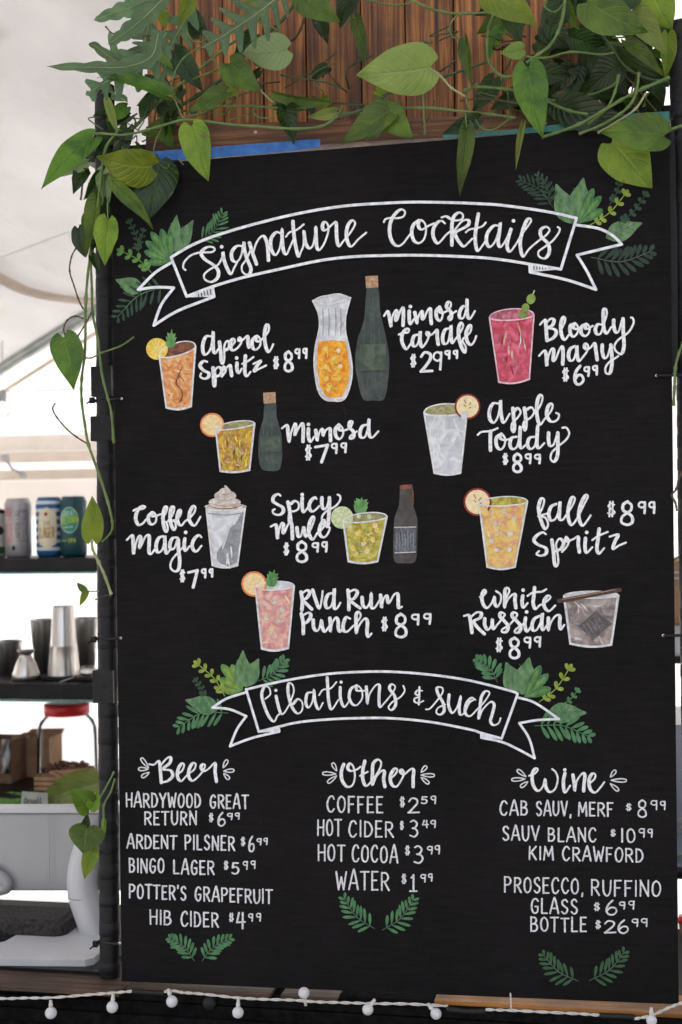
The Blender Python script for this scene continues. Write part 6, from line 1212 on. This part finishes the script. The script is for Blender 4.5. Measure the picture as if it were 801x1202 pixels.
q = [PZ(x, y - 1, zb) for x, y in base]; bmh = MB(); lo_ = [Vector((v.x, v.y, zb - .012)) for v in q]; bmh.face(q, M_WPLAST); bmh.face(lo_[::-1], M_WPLAST)
for i in range(len(q)): j = (i + 1) % len(q); bmh.face([lo_[i], lo_[j], q[j], q[i]], M_WPLAST)
bmh.build('base_plate', sc_, bevel=.0015)
m_ = MB(); a0 = PZ(-80, 1150, bz); a1 = PZ(119, 1146, bz); m_.box(((a0.x + a1.x) / 2, a1.y + .10, bz + .003), (a1.x - a0.x, .19, .005), M_DARK); o = m_.build('rubber_pad'); tag(o, 'thin black pad under the base of the checkout screen', 'pad')
m_ = MB(); a0 = P(-8, 1096, .34); m_.box(a0 + Vector((-.02, 0, -.012)), (.09, .05, .026), M_WPLAST); o = m_.build('card_reader', bevel=.008); tag(o, 'white card reader cut off by the left edge beside the screen stand', 'card reader')

# ================================================================ STRING LIGHTS
sl_ = empty('string_lights', P(200, 1170, -.06)); tag(sl_, 'string of small white globe bulbs draped along the wooden ledge', 'string lights')
def cord(pts, Y=-.056, mt=M_CORD, r=.0016):
    q = crm([P(x, y, Y) for x, y in pts], 8)
    if mt is M_CORD:
        for ph in (0, pi):
            m_ = MB(); tw = []
            for i, v in enumerate(q): tw.append(v + Vector((0, cos(i * .9 + ph) * .0013, sin(i * .9 + ph) * .0013)))
            m_.tube(tw, .0013, mt, 6); m_.build('cord_strand', sl_)
    else:
        m_ = MB(); m_.tube(q, r, mt, 10); m_.build('connector_sleeve', sl_, bevel=0)
def bulb(x, y, ang=0, sock=True, Y=-.060, r=6.6):
    c = P(x, y, Y); kq = K(x, y, Y); rr_ = r * kq; m_ = MB(); prof = [(max(.0001, rr_ * sin(pi * i / 12)), -rr_ * cos(pi * i / 12)) for i in range(13)]
    ax = Vector((sin(ang), 0, cos(ang))); m_.lathe(c, prof, M_BULB, 20, axis=ax); o = m_.build('bulb', sl_)
    if sock: m_ = MB(); m_.lathe(c, [(.0028, rr_ * .93), (.0034, rr_ + .002), (.0034, rr_ + .006), (.0026, rr_ + .0065), (.0026, rr_ + .011), (.0008, rr_ + .012)], M_CORD, 12, axis=ax); m_.build('socket', o)
cord([(-40, 1169), (0, 1172), (30, 1171.5), (62, 1171), (100, 1168), (132, 1165.5), (156, 1163.5)]); cord([(156, 1163.5), (175, 1165), (193, 1166)], mt=M_BLACK, r=.0045)
cord([(193, 1164), (205, 1163), (214, 1165), (240, 1167), (276, 1171), (310, 1173), (345, 1174), (372, 1176), (405, 1177), (440, 1178), (480, 1178.5), (526, 1181)]); cord([(524, 1184), (548, 1187), (570, 1187)], mt=M_BLACK, r=.0048)
cord([(570, 1185), (600, 1186), (640, 1188), (680, 1190), (708, 1192)]); cord([(704, 1192), (726, 1193), (745, 1194)], mt=M_BLACK, r=.0045); cord([(745, 1196), (765, 1192), (785, 1183), (805, 1176), (840, 1168)], Y=-.06)
cord([(600, 1186), (600, 1176), (599.4, 1167)], Y=-.054)
for b_ in ((60, 1189, .0), (132, 1182, .1), (202, 1175.5, -.3), (279.5, 1188.5, .05), (432, 1185, .6), (512, 1190, -.7), (765, 1198, .0)): bulb(*b_)
bulb(357, 1165.5, 3.0, Y=-.052)
# bulbs further back, against the tent
bk = empty('hanging_bulb', P(2, 30, 1.2)); tag(bk, 'small grey globe bulb on a dark wire at the upper left corner', 'light bulb')
c = P(0, 30, 1.2); kq = K(0, 30, 1.2); m_ = MB(); m_.lathe(c, [(max(.0001, 7.4 * kq * sin(pi * i / 12)), -7.4 * kq * cos(pi * i / 12)) for i in range(13)], mat('grey_bulb', (.30, .29, .27), (.38, .37, .35), rough=.3, scale=20), 20); m_.build('globe', bk)
m_ = MB(); m_.tube([P(-60, 60, 1.2), P(0, 11, 1.2), P(15, -4, 1.2), P(60, -40, 1.2)], .0034, M_GREYMETAL, 8); m_.tube([P(0, 23, 1.2), P(0, 12, 1.2)], .003, M_GREYMETAL, 8); m_.build('wire', bk)
bk = empty('hanging_bulb', P(3, 478, 2.2)); tag(bk, 'clear glass bulb with grey socket hanging at the left edge of the tent', 'light bulb')
c = P(3, 480, 2.2); kq = K(3, 480, 2.2); m_ = MB(); m_.lathe(c, [(max(.0001, 9.5 * kq * sin(pi * i / 14)), -9.5 * kq * cos(pi * i / 14)) for i in range(14)], M_GLASS, 24); m_.build('globe', bk)
m_ = MB(); m_.lathe(c, [(4 * kq, 9 * kq), (5 * kq, 12 * kq), (5 * kq, 20 * kq), (3 * kq, 21 * kq), (.0001, 21 * kq)], mat('grey_socket', (.42, .44, .44), (.5, .52, .52), rough=.5, scale=30), 16); m_.build('socket', bk)
m_ = MB(); m_.tube([c + Vector((0, 0, 21 * kq)), P(3, 400, 2.2)], .002, M_GREYMETAL, 6); m_.build('wire', bk)
sp = empty('rail_clamp', P(14, 548, 2.9)); tag(sp, 'chrome clamp with two round rings on the beige rail', 'clamp'); Ys = 2.95; kq = K(14, 548, Ys)
for x, y in ((6, 537.5), (26.5, 557)):
    c = P(x, y, Ys); m_ = MB(); q = [c + Vector((4.4 * kq * cos(2 * pi * i / 16), 0, 4.4 * kq * sin(2 * pi * i / 16))) for i in range(17)]; m_.tube(q, 1.1 * kq, M_STEEL, 8); m_.build('ring', sp)
    m_ = MB(); m_.lathe(c, [(.0001, .001), (3.6 * kq, 0)], M_WPLAST, 16, axis=(0, -1, 0)); m_.build('lens', sp)
m_ = MB(); m_.tube([P(9, 542, Ys), P(14, 550, Ys), P(22, 554, Ys)], 1.6 * kq, M_GALV, 8); m_.build('arm', sp)

# ================================================================ GLIMPSES AT THE RIGHT EDGE
sr = empty('shelf_rack', (P(800, 700, .9).x + .2, 1.0, 0)); tag(sr, 'black rack glimpsed between the board and the right post', 'rack')
x0, x1 = P(770, 700, .8).x, P(770, 700, .8).x + .8
for yt, yb in ((771, 779), (1023, 1032)):
    m_ = MB(); m_.box(((x0 + x1) / 2, .98, (P(790, yt, .8).z + P(790, yb, .8).z) / 2), (x1 - x0, .36, P(790, yt, .8).z - P(790, yb, .8).z), M_DARK); m_.build('shelf_board', sr, bevel=.002)
zr = P(790, 771, .8).z
for x in (x0 + .02, x1 - .02): m_ = MB(); m_.box((x, 1.14, zr / 2 - .001), (.03, .03, zr - .004), M_DARK); m_.build('upright', sr)
def bx(name, x0, x1, y0, y1, Y, d, mt, label, cat):
    a, b = P(x0, y1, Y), P(x1, y0, Y); m_ = MB(); m_.box(((a.x + b.x) / 2, Y + d / 2, (a.z + b.z) / 2), (abs(b.x - a.x), d, b.z - a.z), mt); o = m_.build(name, bevel=.003); tag(o, label, cat); return o
o = bx('white_carton', 768, 840, 733, 770.6, .82, .26, mat('white_carton_card', (.62, .62, .62), (.70, .70, .70), rough=.7, scale=20), 'white carton under the brown cardboard box at the right edge', 'carton')
o = bx('cardboard_box', 768, 845, 658, 732.6, .80, .28, M_CARD, 'brown cardboard box on the rack at the right edge', 'box')
for y in (672, 679): a = P(768, y, .797); b = P(845, y, .797); m_ = MB(); m_.box(((a.x + b.x) / 2, .797, a.z), (b.x - a.x, .003, .004), M_WPLAST); m_.build('tape_strip', o)
o = bx('steel_cooler', 772, 850, 852, 1022, .84, .3, mat('blue_grey_panel', (.24, .27, .33), (.34, .37, .43), rough=.3, scale=6), 'blue grey metal cooler on the rack at the right edge below the carton', 'cooler')
for y in (962, 974, 1006): a = P(772, y, .837); b = P(850, y, .837); m_ = MB(); m_.box(((a.x + b.x) / 2, .837, a.z), (b.x - a.x, .004, .010), M_GALV); m_.build('trim', o)
c = P(806, 1098, .4); c.z = bz + .0004; kq = K(806, 1098, .4); hz = P(806, 1083, .4).z - c.z; t_ = empty('lidded_cup', c); tag(t_, 'tan cup with a red lid on the counter behind the right post', 'cup')
m_ = MB(); m_.lathe(c, [(.0001, 0), (7 * kq, 0), (9.5 * kq, hz), (.0001, hz)], mat('tan_paper_cup', (.22, .13, .08), (.28, .17, .11), rough=.7, scale=20), 24); m_.build('cup_body', t_); m_ = MB(); m_.lathe(c + Vector((0, 0, hz + .0002)), [(.0001, 0), (10.4 * kq, 0), (10.4 * kq, 4 * kq), (9 * kq, 8 * kq), (.0001, 8 * kq)], M_RED, 24); m_.build('lid', t_)
